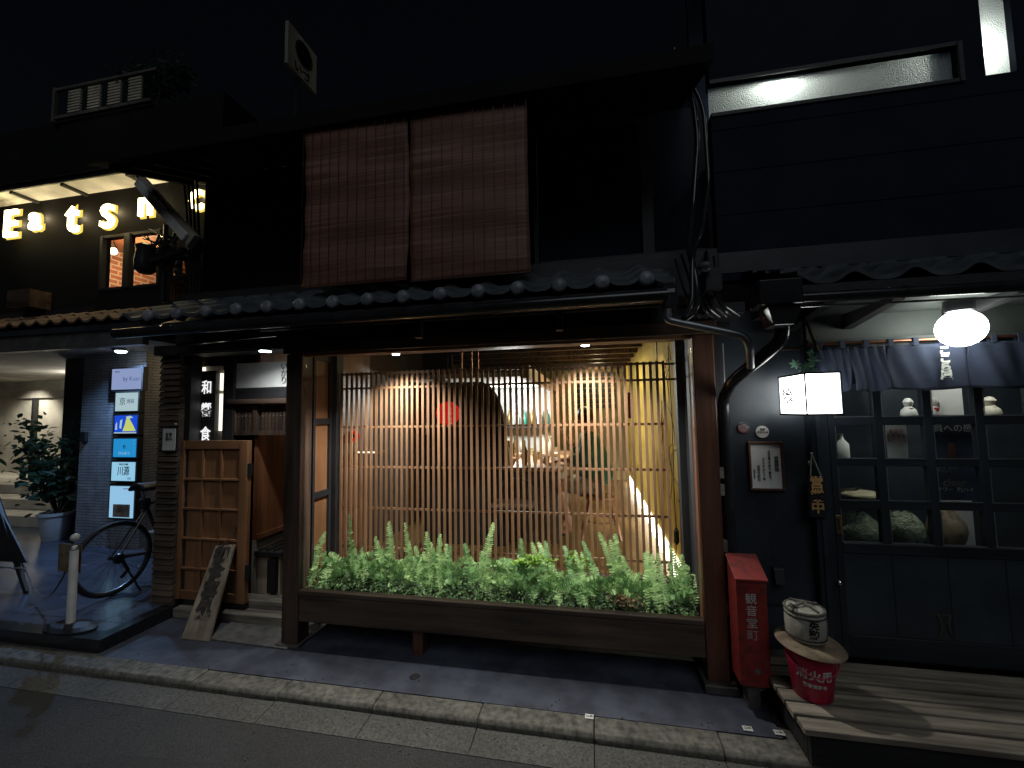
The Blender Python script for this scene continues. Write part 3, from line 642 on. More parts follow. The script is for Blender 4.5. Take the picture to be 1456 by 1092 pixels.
chains += hand(Lw, (-1, 0, -.25), 1)+hand(Rw, (-.5, -.3, .8), -1)
skin('body', chains, 'skin', Pn)
skin('shirt', [[((hx+.01, hy, .78), (.21, .21)), ((hx-.01, hy, 1.0), (.20, .20)), ((hx-.07, hy, 1.22), (.20, .20)), ((hx-.085, hy, 1.345), (.085, .085))],
               [((hx-.07, hy, 1.22), (.20, .20)), ((hx-.06, hy-.175, 1.31), .10), ((hx-.11, hy-.235, 1.11), .085), ((hx-.27, hy-.16, 1.09), .062)],
               [((hx-.07, hy, 1.22), (.20, .20)), ((hx-.06, hy+.175, 1.31), .10), ((hx-.12, hy+.235, 1.10), .085), ((hx-.24, hy+.17, 1.22), .06)]], 'greenshirt', Pn)
skin('shorts', [[((hx, hy, .85), (.155, .135)), ((hx-.06, hy-.09, .84), .10), ((hx-.36, hy-.108, .81), .085)], [((hx, hy, .85), (.155, .135)), ((hx-.06, hy+.09, .84), .10), ((hx-.36, hy+.108, .81), .085)]], 'shorts', Pn)
hh = MB(); hh.ball((hx-.095, hy, 1.55), .098, 20, 1.0, 1.0, .95); hh.build('hair', 'hair', Pn, smooth=True)
e_ = MB()
for s_ in (-1, 1): e_.ball((hx-.198, hy+.032*s_, 1.505), .010, 8)
e_.build('eyes', 'inkblack', Pn)
m_ = MB().box(hx-.205, hx-.195, hy-.025, hy+.025, 1.435, 1.441); m_.build('mouth', 'redbox', Pn)
sh_ = MB()
for fx, fy in ((hx-.41, hy-.12), (hx-.49, hy+.12)): sh_.ball((fx-.02, fy, .335), .045, 14, .75, 2.4, 1)
sh_.build('shoes', 'inkblack', Pn, smooth=True)
St = thing('stool', 'wooden stool with splayed legs under the person in green', 'stool', (hx+.03, hy, .3))
MB().lathe((hx+.03, hy, .68), [(.16, 0), (.175, .012), (.175, .03), (.16, .045)], 28).build('seat', 'cedar_x', St, smooth=True)
for sx in (-1, 1):
    for sy in (-1, 1): MB().bar((hx+.03+.1*sx, hy+.1*sy, .68), (hx+.03+.19*sx, hy+.19*sy, .3), .028, .028).build('leg', 'cedar_z', St)
MB().tube([(hx+.03+.155*math.cos(a/16*6.2832), hy+.155*math.sin(a/16*6.2832), .46) for a in range(16)], .010, 8, closed=True).build('foot_ring', 'cedar_x', St)
# a chair back further in
ch2 = thing('wooden_chair', 'bentwood chair standing low behind the slats beneath the arch edge', 'chair', (-.55, 3.75, .3))
MB().tube(fillet([(-.95, 3.7, .32), (-.9, 3.7, .75), (-.6, 3.7, .75), (-.55, 3.7, .32)], .12), .013, 8).build('front_frame', 'blackwood_z', ch2, smooth=True)
MB().tube(fillet([(-.95, 3.98, .32), (-.9, 3.98, .95), (-.6, 3.98, .95), (-.55, 3.98, .32)], .12), .013, 8).build('back_frame', 'blackwood_z', ch2, smooth=True)
MB().box(-.95, -.55, 3.68, 4.0, .73, .76).build('seat', 'oldwood_x', ch2, bevel=.01)
# ================================================================== FERNS
random.seed(21)
def frond(mb, base, tip, curl, wmax, pinna=.028):
    """arching rachis with paired narrow leaflets"""
    base, tip = Vector(base), Vector(tip); L = (tip-base).length; side = Vector((random.uniform(-1, 1), random.uniform(-1, 1), 0)).normalized()
    mid = (base+tip)/2+Vector((0, 0, curl*L))+(Vector((random.uniform(-1, 1), random.uniform(-.4, .4), 0))*L*.06)
    P = lambda t: base*(1-t)**2+mid*2*t*(1-t)+tip*t*t
    n = max(8, int(L/.0165)); fd = Vector((0, -1, .25)); roll = random.uniform(-.7, .7)
    ra = [P(i/8) for i in range(9)]
    for i in range(8):
        d = (ra[i+1]-ra[i]).normalized(); x = d.cross(fd).normalized()*.0016; mb.face(ra[i]-x, ra[i]+x, ra[i+1]+x*.8, ra[i+1]-x*.8)
    for i in range(n):
        t = .10+.9*i/n; p = P(t); d = (P(min(1, t+.02))-P(t-.02)).normalized(); x = d.cross(fd).normalized()
        nn = x.cross(d); x = x*math.cos(roll*.5)+nn*math.sin(roll*.5); w = wmax*(min(1, t*3.2)**.6)*max(0, 1-max(0, t-.5)/.52)**.55+.003
        for s in (-1, 1):
            e = (x*s+d*.22+nn*random.uniform(-.35, .3)).normalized()*w*random.uniform(.88, 1.1); h = d*.0068
            mb.face(p-h, p+h, p+e*.8+h*.8, p+e, p+e*.75-h*.6)
tips = [(432, 768), (452, 778), (463, 755), (476, 790), (497, 730), (533, 762), (553, 740), (575, 742), (590, 775), (606, 755), (612, 770), (626, 758), (640, 775), (660, 772), (668, 790), (684, 782), (702, 742), (740, 765), (765, 770), (775, 768), (802, 775), (828, 768), (851, 756), (874, 758), (885, 790), (920, 782), (935, 785), (960, 800), (985, 815)]
nf = 15; ferns = []
for i in range(nf):
    x = -1.95+i*(2.44/(nf-1)); y = 2.80+random.uniform(-.05, .06)
    ferns.append((x, y))
tips += [(440+19.5*k+random.uniform(-8, 8), random.uniform(765, 805)) for k in range(28)]
tall = {i: [] for i in range(nf)}
for t in tips:
    p = W(t[0], t[1], 2.87+random.uniform(-.03, .04)); i = min(range(nf), key=lambda j: abs(ferns[j][0]-p.x)); tall[i].append(p)
for i, (x, y) in enumerate(ferns):
    T = thing('sword_fern', 'bright green sword fern with upright comb-like fronds growing in the planter', 'fern', (x, y, .35), 'sword ferns in the planter')
    m, m2 = MB(), MB()
    for p in tall[i]: frond(m2 if random.random() < .75 else m, (min(.56, p.x+random.uniform(-.05, .17)), y-.08, .36), p, random.uniform(-.02, .12), random.uniform(.030, .040))
    for k in range(11):
        a = random.choice((0, 3.14))+random.gauss(0, .7); l = random.uniform(.10, .32)
        tx = min(max(x+math.cos(a)*l, -2.02), .57); ty = min(max(y+math.sin(a)*.13, 2.70), 2.95)
        frond(m if k % 3 else m2, (x+random.uniform(-.03, .03), y, .36), (tx, ty, .38+random.uniform(.05, .22)), random.uniform(.15, .5), random.uniform(.024, .034))
    m.build('fronds', 'fern', T); m2.build('lit_fronds', 'fernlight', T)  # paler second material paints spotlit brightness into most of the tall fronds
    s = MB()
    for k in range(5): s.tube([(x+random.uniform(-.02, .02), y+random.uniform(-.02, .02), .34), (x+random.uniform(-.05, .05), y+random.uniform(-.03, .03), .45)], .002, 5)
    s.build('stems', 'deadleaf', T)
def leaves(n, fn, size, mat, name, parent=None, lobes=1):
    m = MB()
    for _ in range(n):
        p, sc = fn(); p = Vector(p); r = size*sc*random.uniform(.6, 1.3)
        q = Euler((random.uniform(-1.1, 1.1), random.uniform(-1.1, 1.1), random.uniform(0, 6.28))).to_matrix()
        a = [(0, -.5, 0), (.28, -.1, .05), (.22, .3, .08), (0, .6, 0), (-.22, .3, .08), (-.28, -.1, .05)]
        i0 = len(m.v); m.v += [p+q @ (Vector(c)*r) for c in a]; m.f += [(i0, i0+1, i0+2, i0+3), (i0, i0+3, i0+4, i0+5)]
    return m.build(name, mat, parent)
def uf():
    x = random.uniform(-2.0, .57); y = random.uniform(2.675, 2.94); t = (y-2.675)/.265
    top = .385+.12*min(1, t*1.5)+.05*noise.noise(Vector((x*4, y*5, 0))); return (x, y, random.uniform(.35, top)), 1
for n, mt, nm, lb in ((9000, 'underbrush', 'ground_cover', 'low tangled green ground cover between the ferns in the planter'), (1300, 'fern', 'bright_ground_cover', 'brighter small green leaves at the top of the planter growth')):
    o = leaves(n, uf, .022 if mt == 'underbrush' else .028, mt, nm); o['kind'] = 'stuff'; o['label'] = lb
def lf():
    c = random.choice([W(760, 795, 2.8), W(775, 800, 2.85), W(815, 795, 2.85), W(745, 800, 2.8)]); return (c.x+random.gauss(0, .035), c.y+random.gauss(0, .02), c.z+random.gauss(0, .018)), 1
o = leaves(170, lf, .035, 'limeleaf', 'lime_herb'); tag(o, 'lime green leafy herb standing above the middle right of the planter', 'plant')
def dlf():
    c = random.choice([W(880, 850, 2.7), W(895, 858, 2.69), W(938, 815, 2.9)]); return (c.x+random.gauss(0, .04), c.y+random.gauss(0, .015), c.z+random.gauss(0, .02)), 1
o = leaves(120, dlf, .022, 'deadleaf', 'withered_leaves'); o['kind'] = 'stuff'; o['label'] = 'withered brown leaves at the right end of the planter'
# ================================================================== RIGHT EATERY
R_ = thing('dark_eatery', 'dark navy wooden eatery building on the right with lit frosted windows above', 'building', (1.9, 2.9, 0))
def rp(mb, name, mat, par=None, **k): return mb.build(name, mat, par or R_, **k)
rp(B(.80, 1.235, 2.75, 2.85, .2, 2.2), 'wall_panel', 'navypanel')
rp(B(.80, 1.235, 2.743, 2.7485, .44, .455), 'panel_seam', 'navy_x')
rp(B(.80, 1.235, 2.76, 2.86, -.05, .198), 'wall_base', 'stone')
rp(MB().tube([(.797, 2.735, .3), (.797, 2.735, 2.0)], .010, 10), 'wall_conduit', 'metalgrey', smooth=True)
rp(MB().box(.735, .795, 2.72, 2.8, .0, 2.6), 'corner_post', 'blackwood_z')
rp(B(1.237, 1.328, 2.69, 2.80, .2, 1.97), 'door_jamb', 'navy_z', bevel=.003)
rp(B(1.262, 1.284, 2.682, 2.689, .2, 1.97), 'jamb_strip', 'navypanel')
# sliding door
dr = MB(); xs = [1.368+.2415*i for i in range(9)]
zs = [(1.722, 1.539), (1.487, 1.303), (1.257, 1.069), (1.021, .835)]
door = rp(B(1.332, 3.35, 2.70, 2.74, .335, .775), 'sliding_door', 'navypanel')
s = MB().box(1.332, 1.366, 2.695, 2.745, .21, 1.96)
for i in range(8): s.box(xs[i]+.199, xs[i+1]-.001, 2.70, 2.735, .83, 1.96)
s.build('mullion', 'navy_z', door, bevel=.002)
s = MB().box(1.366, 3.35, 2.693, 2.742, .777, .832).box(1.366, 3.35, 2.693, 2.742, .285, .333).box(1.366, 3.35, 2.698, 2.742, .21, .283)
for a, b in ((1.537, 1.489), (1.301, 1.259), (1.067, 1.023), (1.96, 1.724)): s.box(1.366, 3.35, 2.702, 2.733, b, a)
s.build('rail', 'navy_x', door, bevel=.003)
s = MB()
for x in xs[:8]:
    for a, b in zs: s.box(x-.001, x+.198, 2.6985, 2.7005, b-.001, b+.004).box(x-.001, x+.003, 2.6985, 2.7005, b+.004, a)
s.build('pane_edge', 'metalgrey', door)
for x in xs[:8]:
    for a, b in zs: B(x, x+.197, 2.716, 2.72, b, a).build('pane', 'tintglass', door)
for x in (1.60, 1.86, 2.12, 2.38, 2.64): B(x, x+.006, 2.6985, 2.6995, .34, .77).build('board_joint', 'inkblack', door)
p = W(1190, 830, 2.66); MB().ball((p.x+.02, 2.675, p.z), .014, 14).tube([(p.x+.02, 2.68, p.z), (p.x+.02, 2.70, p.z)], .006, 8).build('knob', 'chrome', door, smooth=True)
p = W(1187, 745, 2.69); s = MB().box(1.334, 1.362, 2.688, 2.694, p.z-.055, p.z+.05); s.build('latch_plate', 'brass', door, bevel=.002); B(1.344, 1.352, 2.686, 2.6875, p.z-.03, p.z+.03).build('latch_slot', 'inkblack', door)
# emblem on the kick panel
p = W(1343, 890, 2.7); s = MB()
for sx in (-1, 1): s.tube([(p.x+sx*(.016+.016*abs(t)**2), 2.699, p.z+.06*t) for t in (-1, -.6, -.2, .2, .6, 1)], [.004, .006, .007, .007, .006, .004], 6)
s.box(p.x-.045, p.x+.045, 2.698, 2.6995, p.z+.052, p.z+.06).box(p.x-.045, p.x+.045, 2.698, 2.6995, p.z-.06, p.z-.052)
rough('olive', (.06, .055, .03), (.04, .04, .025), ro=.6); s.build('emblem', 'olive', door)
rp(B(1.24, 3.4, 2.72, 2.8, 1.97, 2.2), 'header_wall', 'greysoffit'); rp(B(1.24, 3.4, 2.655, 2.719, 1.962, 1.985), 'pelmet', 'greysoffit')
rp(B(.98, 3.4, 2.24, 2.9, 2.135, 2.15), 'soffit', 'greysoffit')
s = MB()
for x in (1.15, 1.45, 1.95, 2.5): s = MB(); s.prism([(x, 2.26, 2.134), (x, 2.72, 2.134), (x, 2.72, 2.05), (x, 2.3, 2.11)], (.05, 0, 0)); rp(s, 'rafter', 'blackwood_y')
# shop interior seen through the panes
rp(MB().box(1.30, 3.4, 3.55, 3.6, .2, 2.1), 'shop_back_wall', 'navypanel'); rp(B(1.26, 1.30, 2.80, 3.6, .2, 2.1), 'shop_side_wall', 'greysoffit'); rp(B(1.3, 3.4, 2.80, 3.55, .15, .2), 'shop_floor', 'planksbrown'); rp(B(1.3, 3.4, 2.80, 3.55, 2.1, 2.13), 'shop_ceiling', 'navypanel')
rp(B(1.32, 1.85, 2.95, 3.1, 1.24, 1.262), 'shop_shelf', 'blackwood_x'); rp(B(1.32, 2.2, 2.96, 3.1, 1.50, 1.52), 'shop_shelf', 'blackwood_x')
# upper wall with frosted windows
uw = MB().box(.86, 5, 2.93, 3.02, 2.45, 3.62).box(.86, 2.30, 2.93, 3.02, 3.84, 7).box(2.30, 2.44, 2.93, 3.02, 3.62, 7).box(2.44, 2.60, 2.93, 3.02, 4.7, 7).box(2.60, 5, 2.93, 3.02, 3.62, 7)
rp(uw, 'upper_wall', 'navywall')
rp(MB().box(.86, 5, 2.925, 2.93, 2.50, 2.64), 'light_board', 'navypanel')
s = MB()
for z in (2.9, 3.2, 3.5): s.box(.87, 5, 2.926, 2.929, z, z+.008)
rp(s, 'wall_battens', 'navywall')
rp(MB().face((.86, 2.97, 3.62), (2.30, 2.97, 3.62), (2.30, 2.97, 3.84), (.86, 2.97, 3.84)), 'frosted_window', 'frosted'); rp(MB().face((2.44, 2.97, 3.62), (2.60, 2.97, 3.62), (2.60, 2.97, 4.7), (2.44, 2.97, 4.7)), 'frosted_window', 'frosted')
rp(MB().box(.86, 2.30, 2.92, 2.96, 3.60, 3.624).box(.86, 2.30, 2.92, 2.96, 3.84, 3.865).box(2.30, 2.325, 2.915, 2.93, 3.60, 3.86), 'window_frame', 'blackwood_x')
rp(MB().box(.86, 5, 3.4, 3.45, 3.3, 5).box(.86, 5, 3.02, 3.4, 3.3, 3.35), 'light_recess', 'navywall')
BULBS = [W(1096, 125, 3.09), W(1358, 96, 3.09), W(1430, 75, 3.09)]
for p in BULBS: rp(MB().ball(p, .022, 14), 'window_bulb', 'whitelamp')
# tiled lower roof and gutter
t2 = kawara(1.0, 4.2, 2.2, 2.215, 2.93, 2.47, .25, W(1303, 385, 2.2).x, 4, amp=.024, par=R_, name='tile_roof')
rp(MB().prism([(1.0, 2.2, 2.19), (1.0, 2.93, 2.44), (1.0, 2.93, 2.40), (1.0, 2.2, 2.15)], (3.2, 0, 0)), 'roof_board', 'blackwood_y')
rp(MB().tube([W(1125, 424, 2.16), W(1470, 405, 2.16)], .026, 16).tube([W(1285, 415, 2.16), W(1286.5, 415, 2.16)], .030, 16), 'gutter_pipe', 'pipeblack', smooth=True)
rp(MB().tube([W(1118, 437, 2.18), W(1470, 420, 2.18)], .005, 8), 'gutter_bracket', 'chrome')
# copper noren pole + noren
rp(MB().tube([(1.2, 2.62, 1.955), (3.3, 2.62, 1.955)], .0085, 10), 'curtain_pole', 'copper', smooth=True)
rp(MB().tube([(.99, 2.64, 1.935), (1.2, 2.64, 1.94)], .007, 8).ball((1.0, 2.62, 1.93), .012, 10), 'curtain_pole', 'copper', smooth=True)
Nr = thing('noren_curtain', 'indigo shop curtain in split panels with white characters hanging over the glazed door', 'curtain', (1.9, 2.62, 1.7))
xp_ = [1.245, 1.425, 1.60, 1.975, 2.36, 2.75, 3.1]
for i in range(6):
    a, b = xp_[i]+.003, xp_[i+1]-.003
    def fn(u, v, a=a, b=b, i=i):
        x = a+(b-a)*u; fo = (1-v); am = .018 if i != 2 else .006
        return (x+.006*math.sin(v*4+i), 2.612-am*fo*math.sin(u*(9 if b-a > .25 else 6)+i*1.7)-.004*math.sin(u*23+v*5), 1.69+.24*v-.012*fo*math.sin(u*3.1))
    MB().grid(fn, 30, 14).build('cloth_panel', 'noren', Nr, smooth=True, solid=.002)
x = 1.27
while x < 3.05: s = MB(); s.box(x-.012, x+.012, 2.605, 2.609, 1.925, 1.967).box(x-.012, x+.012, 2.631, 2.634, 1.925, 1.967).box(x-.012, x+.012, 2.609, 2.631, 1.9645, 1.967); s.build('hanging_tab', 'noren', Nr); x += .1175
for i, ch in enumerate('ここら屋'): text(ch, .052, 'paperw', Nr, (W(1347, 525, 2.575).x, 2.583, 1.885-.043*i), bold=.0035)
# globe lamp
p = W(1366, 467, 2.5); G = thing('globe_lamp', 'glowing white oval glass lamp on the ceiling over the shop curtain', 'lamp', tuple(p))
MB().ball(p, .097, 28, .97).build('glass_globe', 'globeglow', G, smooth=True)
MB().lathe((p.x, p.y, p.z+.088), [(.055, 0), (.06, .012), (.06, .052)], 20).build('mount', 'pipeblack', G, smooth=True)
# box lantern
Bx = thing('box_lantern', 'bright white rectangular box lantern hanging beside the shop curtain', 'lantern', (1.15, 2.5, 1.66))
MB().box(1.072, 1.228, 2.352, 2.648, 1.565, 1.768).build('lit_panels', 'boxglow', Bx)
s = MB()
for z in (1.555, 1.768): s.box(1.066, 1.234, 2.346, 2.654, z, z+.010)
for x in (1.066, 1.228):
    for y in (2.346, 2.648): s.box(x, x+.006, y, y+.006, 1.565, 1.768)
s.build('frame', 'blackwood_z', Bx)
for r, t in enumerate(('おばん', 'ざいや')): text(t, .042, 'inkblack', Bx, (1.0695, 2.55, 1.68-.045*r), rot=(90, 0, -90), ext=.0008, bold=.0022)
MB().bar((1.15, 2.5, 1.778), (1.15, 2.5, 2.134), .012, .012).build('hanger', 'pipeblack', Bx)
# leaves on the lantern + yellow tape
lp = MB()
for px, py, r in ((1131, 518, .03), (1148, 521, .032), (1157, 513, .034), (1152, 502, .022), (1158, 528, .022), (1143, 524, .03)):
    c = W(px, py, 2.36)
    for k in range(6):
        a = k*math.pi*2/6.6; d = Vector((math.cos(a), random.uniform(-.3, .3), math.sin(a))); q = Vector((-math.sin(a), 0, math.cos(a)))*r*.22
        lp.face(c, c+d*r*.5+q, c+d*r, c+d*r*.5-q)
Lp = thing('potted_sprig', 'small sprig of pale green palmate leaves on top of the box lantern', 'plant', (1.13, 2.4, 1.78))
lp.build('leaves', 'mintleaf', Lp)
MB().tube([(1.12, 2.42, 1.78), W(1150, 524, 2.37), W(1152, 504, 2.37)], .002, 5).tube([(1.12, 2.42, 1.78), W(1133, 520, 2.37)], .002, 5).build('stems', 'mintleaf', Lp)
a, b = W(1146, 456, 2.42), W(1163, 500, 2.42)
Tp = thing('striped_strap', 'yellow and black striped strap hanging from the eave above the box lantern', 'strap', tuple(b))
MB().bar(a, b, .018, .006).build('strap', 'inkblack', Tp)
rough('yellow', (.8, .55, .06), (.7, .45, .05), ro=.5)
s = MB(); s.bar(a+(b-a)*.35+Vector((0, -.005, 0)), a+(b-a)*.62+Vector((0, -.005, 0)), .014, .004).bar(a+(b-a)*.8+Vector((0, -.005, 0)), a+(b-a)*.98+Vector((0, -.005, 0)), .014, .004); s.build('yellow_band', 'yellow', Tp)
# menu, badges, open sign
a, b = W(1063, 628, 2.735), W(1117, 698, 2.735)
Mn = thing('framed_hours_notice', 'wood-framed white notice with columns of handwriting on the navy wall', 'notice', (a.x, 2.74, b.z))
MB().box(a.x, b.x, 2.728, 2.748, b.z, b.z+.013).box(a.x, b.x, 2.728, 2.748, a.z-.013, a.z).box(a.x, a.x+.013, 2.729, 2.748, b.z+.013, a.z-.013).box(b.x-.013, b.x, 2.729, 2.748, b.z+.013, a.z-.013).build('frame', 'redwood_z', Mn, bevel=.002)
MB().box(a.x+.013, b.x-.013, 2.738, 2.744, b.z+.013, a.z-.013).build('paper', 'paperw', Mn)
wx = b.x-a.x; cz_ = (a.z+b.z)/2
for fx, t, sz, dz in ((.80, '営業時間', .026, .01), (.60, '夕方五時より夜十二時まで', .0165, .005), (.43, 'ラストオーダー十一時', .0155, -.02), (.28, '定休日火曜日', .018, -.045), (.15, '予約できます', .011, -.05)):
    text(t, sz, 'inkblack', Mn, (a.x+wx*fx, 2.737, cz_+dz), vertical=True, ext=.0004, bold=.0003)
YM = Matrix(((1, 0, 0), (0, 0, 1), (0, 1, 0)))
for px, py, lb, ring in ((1057, 608, 'round badge sticker with red and dark border on the navy wall', True), (1084, 614, 'round silver badge with dark scribbles touching the wood-framed notice', False)):
    c = W(px, py, 2.742); r = .033 if ring else .036
    o = thing('round_badge', lb, 'badge', tuple(c), 'round badges on the navy wall')
    MB().lathe(c, [(.001, -.002), (r, -.001), (r, .006)], 28, YM).build('disc', 'metalgrey' if ring else 'lettersilver', o)
    if ring:
        s = MB()
        for k in range(10):
            a0 = 2.9+k*.33; pts = [(c.x+math.cos(a0+d)*q, 2.7385, c.z+math.sin(a0+d)*q) for d, q in ((0, r*.72), (.3, r*.72), (.3, r*.95), (0, r*.95))]; s.face(*pts)
        s.build('coloured_ring', 'redbox', o)
        s = MB()
        for k in range(7):
            a0 = .3+k*.33; pts = [(c.x+math.cos(a0+d)*q, 2.7385, c.z+math.sin(a0+d)*q) for d, q in ((0, r*.72), (.3, r*.72), (.3, r*.95), (0, r*.95))]; s.face(*pts)
        s.build('dark_ring', 'inkblack', o); text('安心\n認証', .015, 'redbox', o, (c.x, 2.737, c.z+.006), ext=.0003)
    else: text('京都\nおばん菜', .016, 'inkblack', o, (c.x, 2.737, c.z+.006), ext=.0003, bold=.0004)
Op = thing('open_sign', 'small dark wooden board with gold characters hanging on a knotted cord by the door', 'sign', (1.235, 2.68, 1.0))
p = W(1159, 700, 2.675)
ps = [W(1159, y, 2.675).z for y in (687, 705, 722)]
MB().box(p.x-.038, p.x+.05, 2.668, 2.68, ps[2]-.05, ps[0]+.038).build('board', 'navy_z', Op)
for z, ch in zip(ps, '営業中'): text(ch, .072, 'lettergold', Op, (p.x+.006, 2.666, z), bold=.002)
tt = W(1154, 645, 2.67); MB().tube([(p.x-.02, 2.674, ps[0]+.036), tt], .0035, 6).tube([(p.x+.035, 2.674, ps[0]+.036), tt], .0035, 6).tube([(p.x-.02, 2.674, ps[0]+.036), (p.x+.035, 2.674, ps[0]+.036)], .003, 6).tube([W(1152, 655, 2.668), W(1149, 657, 2.664), W(1150, 661, 2.668), W(1153, 657, 2.664)], .003, 6).build('cord', 'strawwhite', Op)
MB().ball(tt, .007, 8).build('nail', 'chrome', Op)
random.seed(3)
s = MB()
for k in range(26):
    q = W(random.choice([1066, 1071, 1094, 1099])+random.uniform(-6, 6), random.uniform(703, 790), 2.7465); d = Vector((random.uniform(-.01, .01), 0, random.uniform(-.01, .01))); s.bar(q, q+d+Vector((0, 0, .004)), .0016, .001)
rough('chalk', (.2, .21, .21), (.12, .125, .13), ro=.9, bump=0); rp(s, 'chalk_marks', 'chalk')
p = W(1106, 817, 2.74); mbx = thing('wall_box', 'small dark grey slanted box on the navy wall above the red bucket', 'box', (p.x, 2.74, p.z))
MB().prism([(p.x-.028, 2.748, p.z+.045), (p.x-.028, 2.72, p.z+.04), (p.x-.028, 2.70, p.z-.045), (p.x-.028, 2.748, p.z-.045)], (.056, 0, 0)).build('cover', 'navypanel', mbx, bevel=.003)
# red box
Rd = thing('red_standing_box', 'tall red slope-topped box with white characters beside the right post', 'box', (.80, 2.5, .15))
xa, xb, ya, yb = .725, .875, 2.46, 2.60
MB().prism([(xa, ya, .14), (xa, ya, .68), (xa, yb, .755), (xa, yb, .14)], (xb-xa, 0, 0)).build('body', 'redbox', Rd, bevel=.004)
MB().prism([(xa-.006, ya-.012, .68), (xa-.006, yb+.005, .767), (xa-.006, yb+.005, .777), (xa-.006, ya-.012, .692)], (xb-xa+.012, 0, 0)).build('lid', 'redbox', Rd, bevel=.002)
for i, ch in enumerate('観音堂町'): text(ch, .058, 'lettersilver', Rd, (.795, 2.4585, .585-.062*i), ext=.0006)
q = .81; MB().prism([(q-.016, 2.4585, .22), (q, 2.4585, .20), (q+.016, 2.4585, .22), (q, 2.4585, .24)], (0, .001, 0)).build('sticker', 'chalk', Rd)
MB().box(.77, .83, 2.50, 2.58, -.01, .139).build('foot', 'stone', Rd)
# deck
Dk = thing('wooden_deck', 'low weathered grey plank deck in front of the glazed door', 'deck', (2.2, 2.1, 0))
yy = 2.10
for i in range(6):
    w_ = .096; MB().box(.865+random.uniform(-.004, .004), 4.2, yy, yy+w_-.015, .172, .20+random.uniform(-.002, .002)).build('plank', 'greywood', Dk, bevel=.004); yy += w_
MB().box(.90, 4.2, 2.13, 2.16, .03, .173).box(.90, .94, 2.165, 2.65, .03, .173).build('bearer', 'blackwood_x', Dk)
s = MB()
for x in (1.0, 1.7, 2.4): s.box(x, x+.06, 2.17, 2.23, -.01, .173)
s.build('foot', 'blackwood_z', Dk)
# bucket, straw hat plate, barrel
bx_, by_ = 1.015, 2.30
Bk = thing('red_bucket', 'dark pink-red plastic fire bucket with white characters on the plank deck', 'bucket', (bx_, by_, .2))
MB().lathe((bx_, by_, .201), [(.001, 0), (.086, 0), (.09, .005), (.116, .225), (.124, .228), (.124, .243), (.115, .243), (.088, .01), (.001, .01)], 40).build('pail', 'redbucket', Bk, smooth=True)
hp = [(bx_-.124+.0*k, by_, .425) for k in range(1)]
MB().tube([(bx_+.126*math.cos(t), by_-.105*math.sin(t), .425-.085*math.sin(t)) for t in [math.pi*k/20 for k in range(21)]], .0045, 8).build('handle', 'redbucket', Bk, smooth=True)
def wrap(o, cx, cy, r0, z0, r1, z1, ang=0):      # bend flat lettering round a tapered side
    off = ORG[o.parent.name]
    for v in o.data.vertices:
        q = v.co+off; t = (q.z-z0)/(z1-z0); r = r0+(r1-r0)*t+.0012+(.0008 if q.y < 0 else 0); a = (q.x)/r+ang
        v.co = Vector((cx+r*math.sin(a), cy-r*math.cos(a), q.z))-off
o = text('消火用', .058, 'lettersilver', Bk, (0, 0, .345), bold=.0014); wrap(o, bx_, by_, .09, .206, .116, .426, -.28)
o = text('観音堂町会', .022, 'lettersilver', Bk, (0, 0, .292), bold=.0006); wrap(o, bx_, by_, .09, .206, .116, .426, -.28)
Tl = Euler((rad(3), rad(4), 0)).to_matrix()
o = MB().lathe((bx_, by_+.0, .462), [(.001, .008), (.10, .008), (.13, .004), (.157, -.004), (.163, -.001), (.157, .008), (.13, .017), (.10, .020), (.001, .02)], 44, Tl).build('straw_lid', 'strawbrown', smooth=True); tag(o, 'wide brown straw disc lying over the red bucket', 'lid')
zb = .49; Br = thing('sake_barrel', 'small straw-wrapped white cask with two black characters on the brown straw disc', 'cask', (bx_-.01, by_+.01, zb))
bcx, bcy = bx_-.012, by_+.01
MB().lathe((bcx, bcy, zb), [(.001, 0), (.088, 0), (.092, .006), (.096, .075), (.094, .145), (.088, .155), (.07, .160), (.001, .163)], 40).build('body', 'strawwhite', Br, smooth=True)
for z, r in ((.018, .094), (.128, .0965)): s = MB(); s.tube([(bcx+r*math.cos(k*math.pi/18), bcy+r*math.sin(k*math.pi/18), zb+z) for k in range(36)], .0032, 6, closed=True); s.build('dark_cord', 'inkblack', Br)
s = MB()
s.tube([(bcx+.092*math.cos(k*math.pi/18), bcy+.092*math.sin(k*math.pi/18), zb+.152) for k in range(36)], .008, 8, closed=True)
for a in (0.4, 2.0, 3.6): s.tube([(bcx-.085*math.cos(a), bcy-.085*math.sin(a), zb+.165), (bcx, bcy, zb+.182), (bcx+.085*math.cos(a), bcy+.085*math.sin(a), zb+.165)], .006, 8)
s.tube([(bcx+.098*math.cos(.1), bcy-.02, zb+.02), (bcx+.1, bcy-.02, zb+.08), (bcx+.094, bcy-.02, zb+.155)], .004, 6).tube([(bcx-.05, bcy-.03, zb+.165), (bcx-.085, bcy-.05, zb+.19), (bcx-.10, bcy-.05, zb+.175)], .005, 6)
s.build('rope', 'rope', Br, smooth=True)
for i, ch in enumerate('英勲'): o = text(ch, .052, 'inkblack', Br, (0, 0, zb+.103-.050*i), bold=.0014); wrap(o, bcx, bcy, .0955, zb, .0965, zb+.15, .02)
for q_ in (Bk, bpy.data.objects['straw_lid'], Br):
    base = Vector((1.015, 2.30, .2)); q_.scale = (.91, .91, .91); q_.location = base+Vector((.0, .05, .001))+(Vector(q_.location)-base)*.91
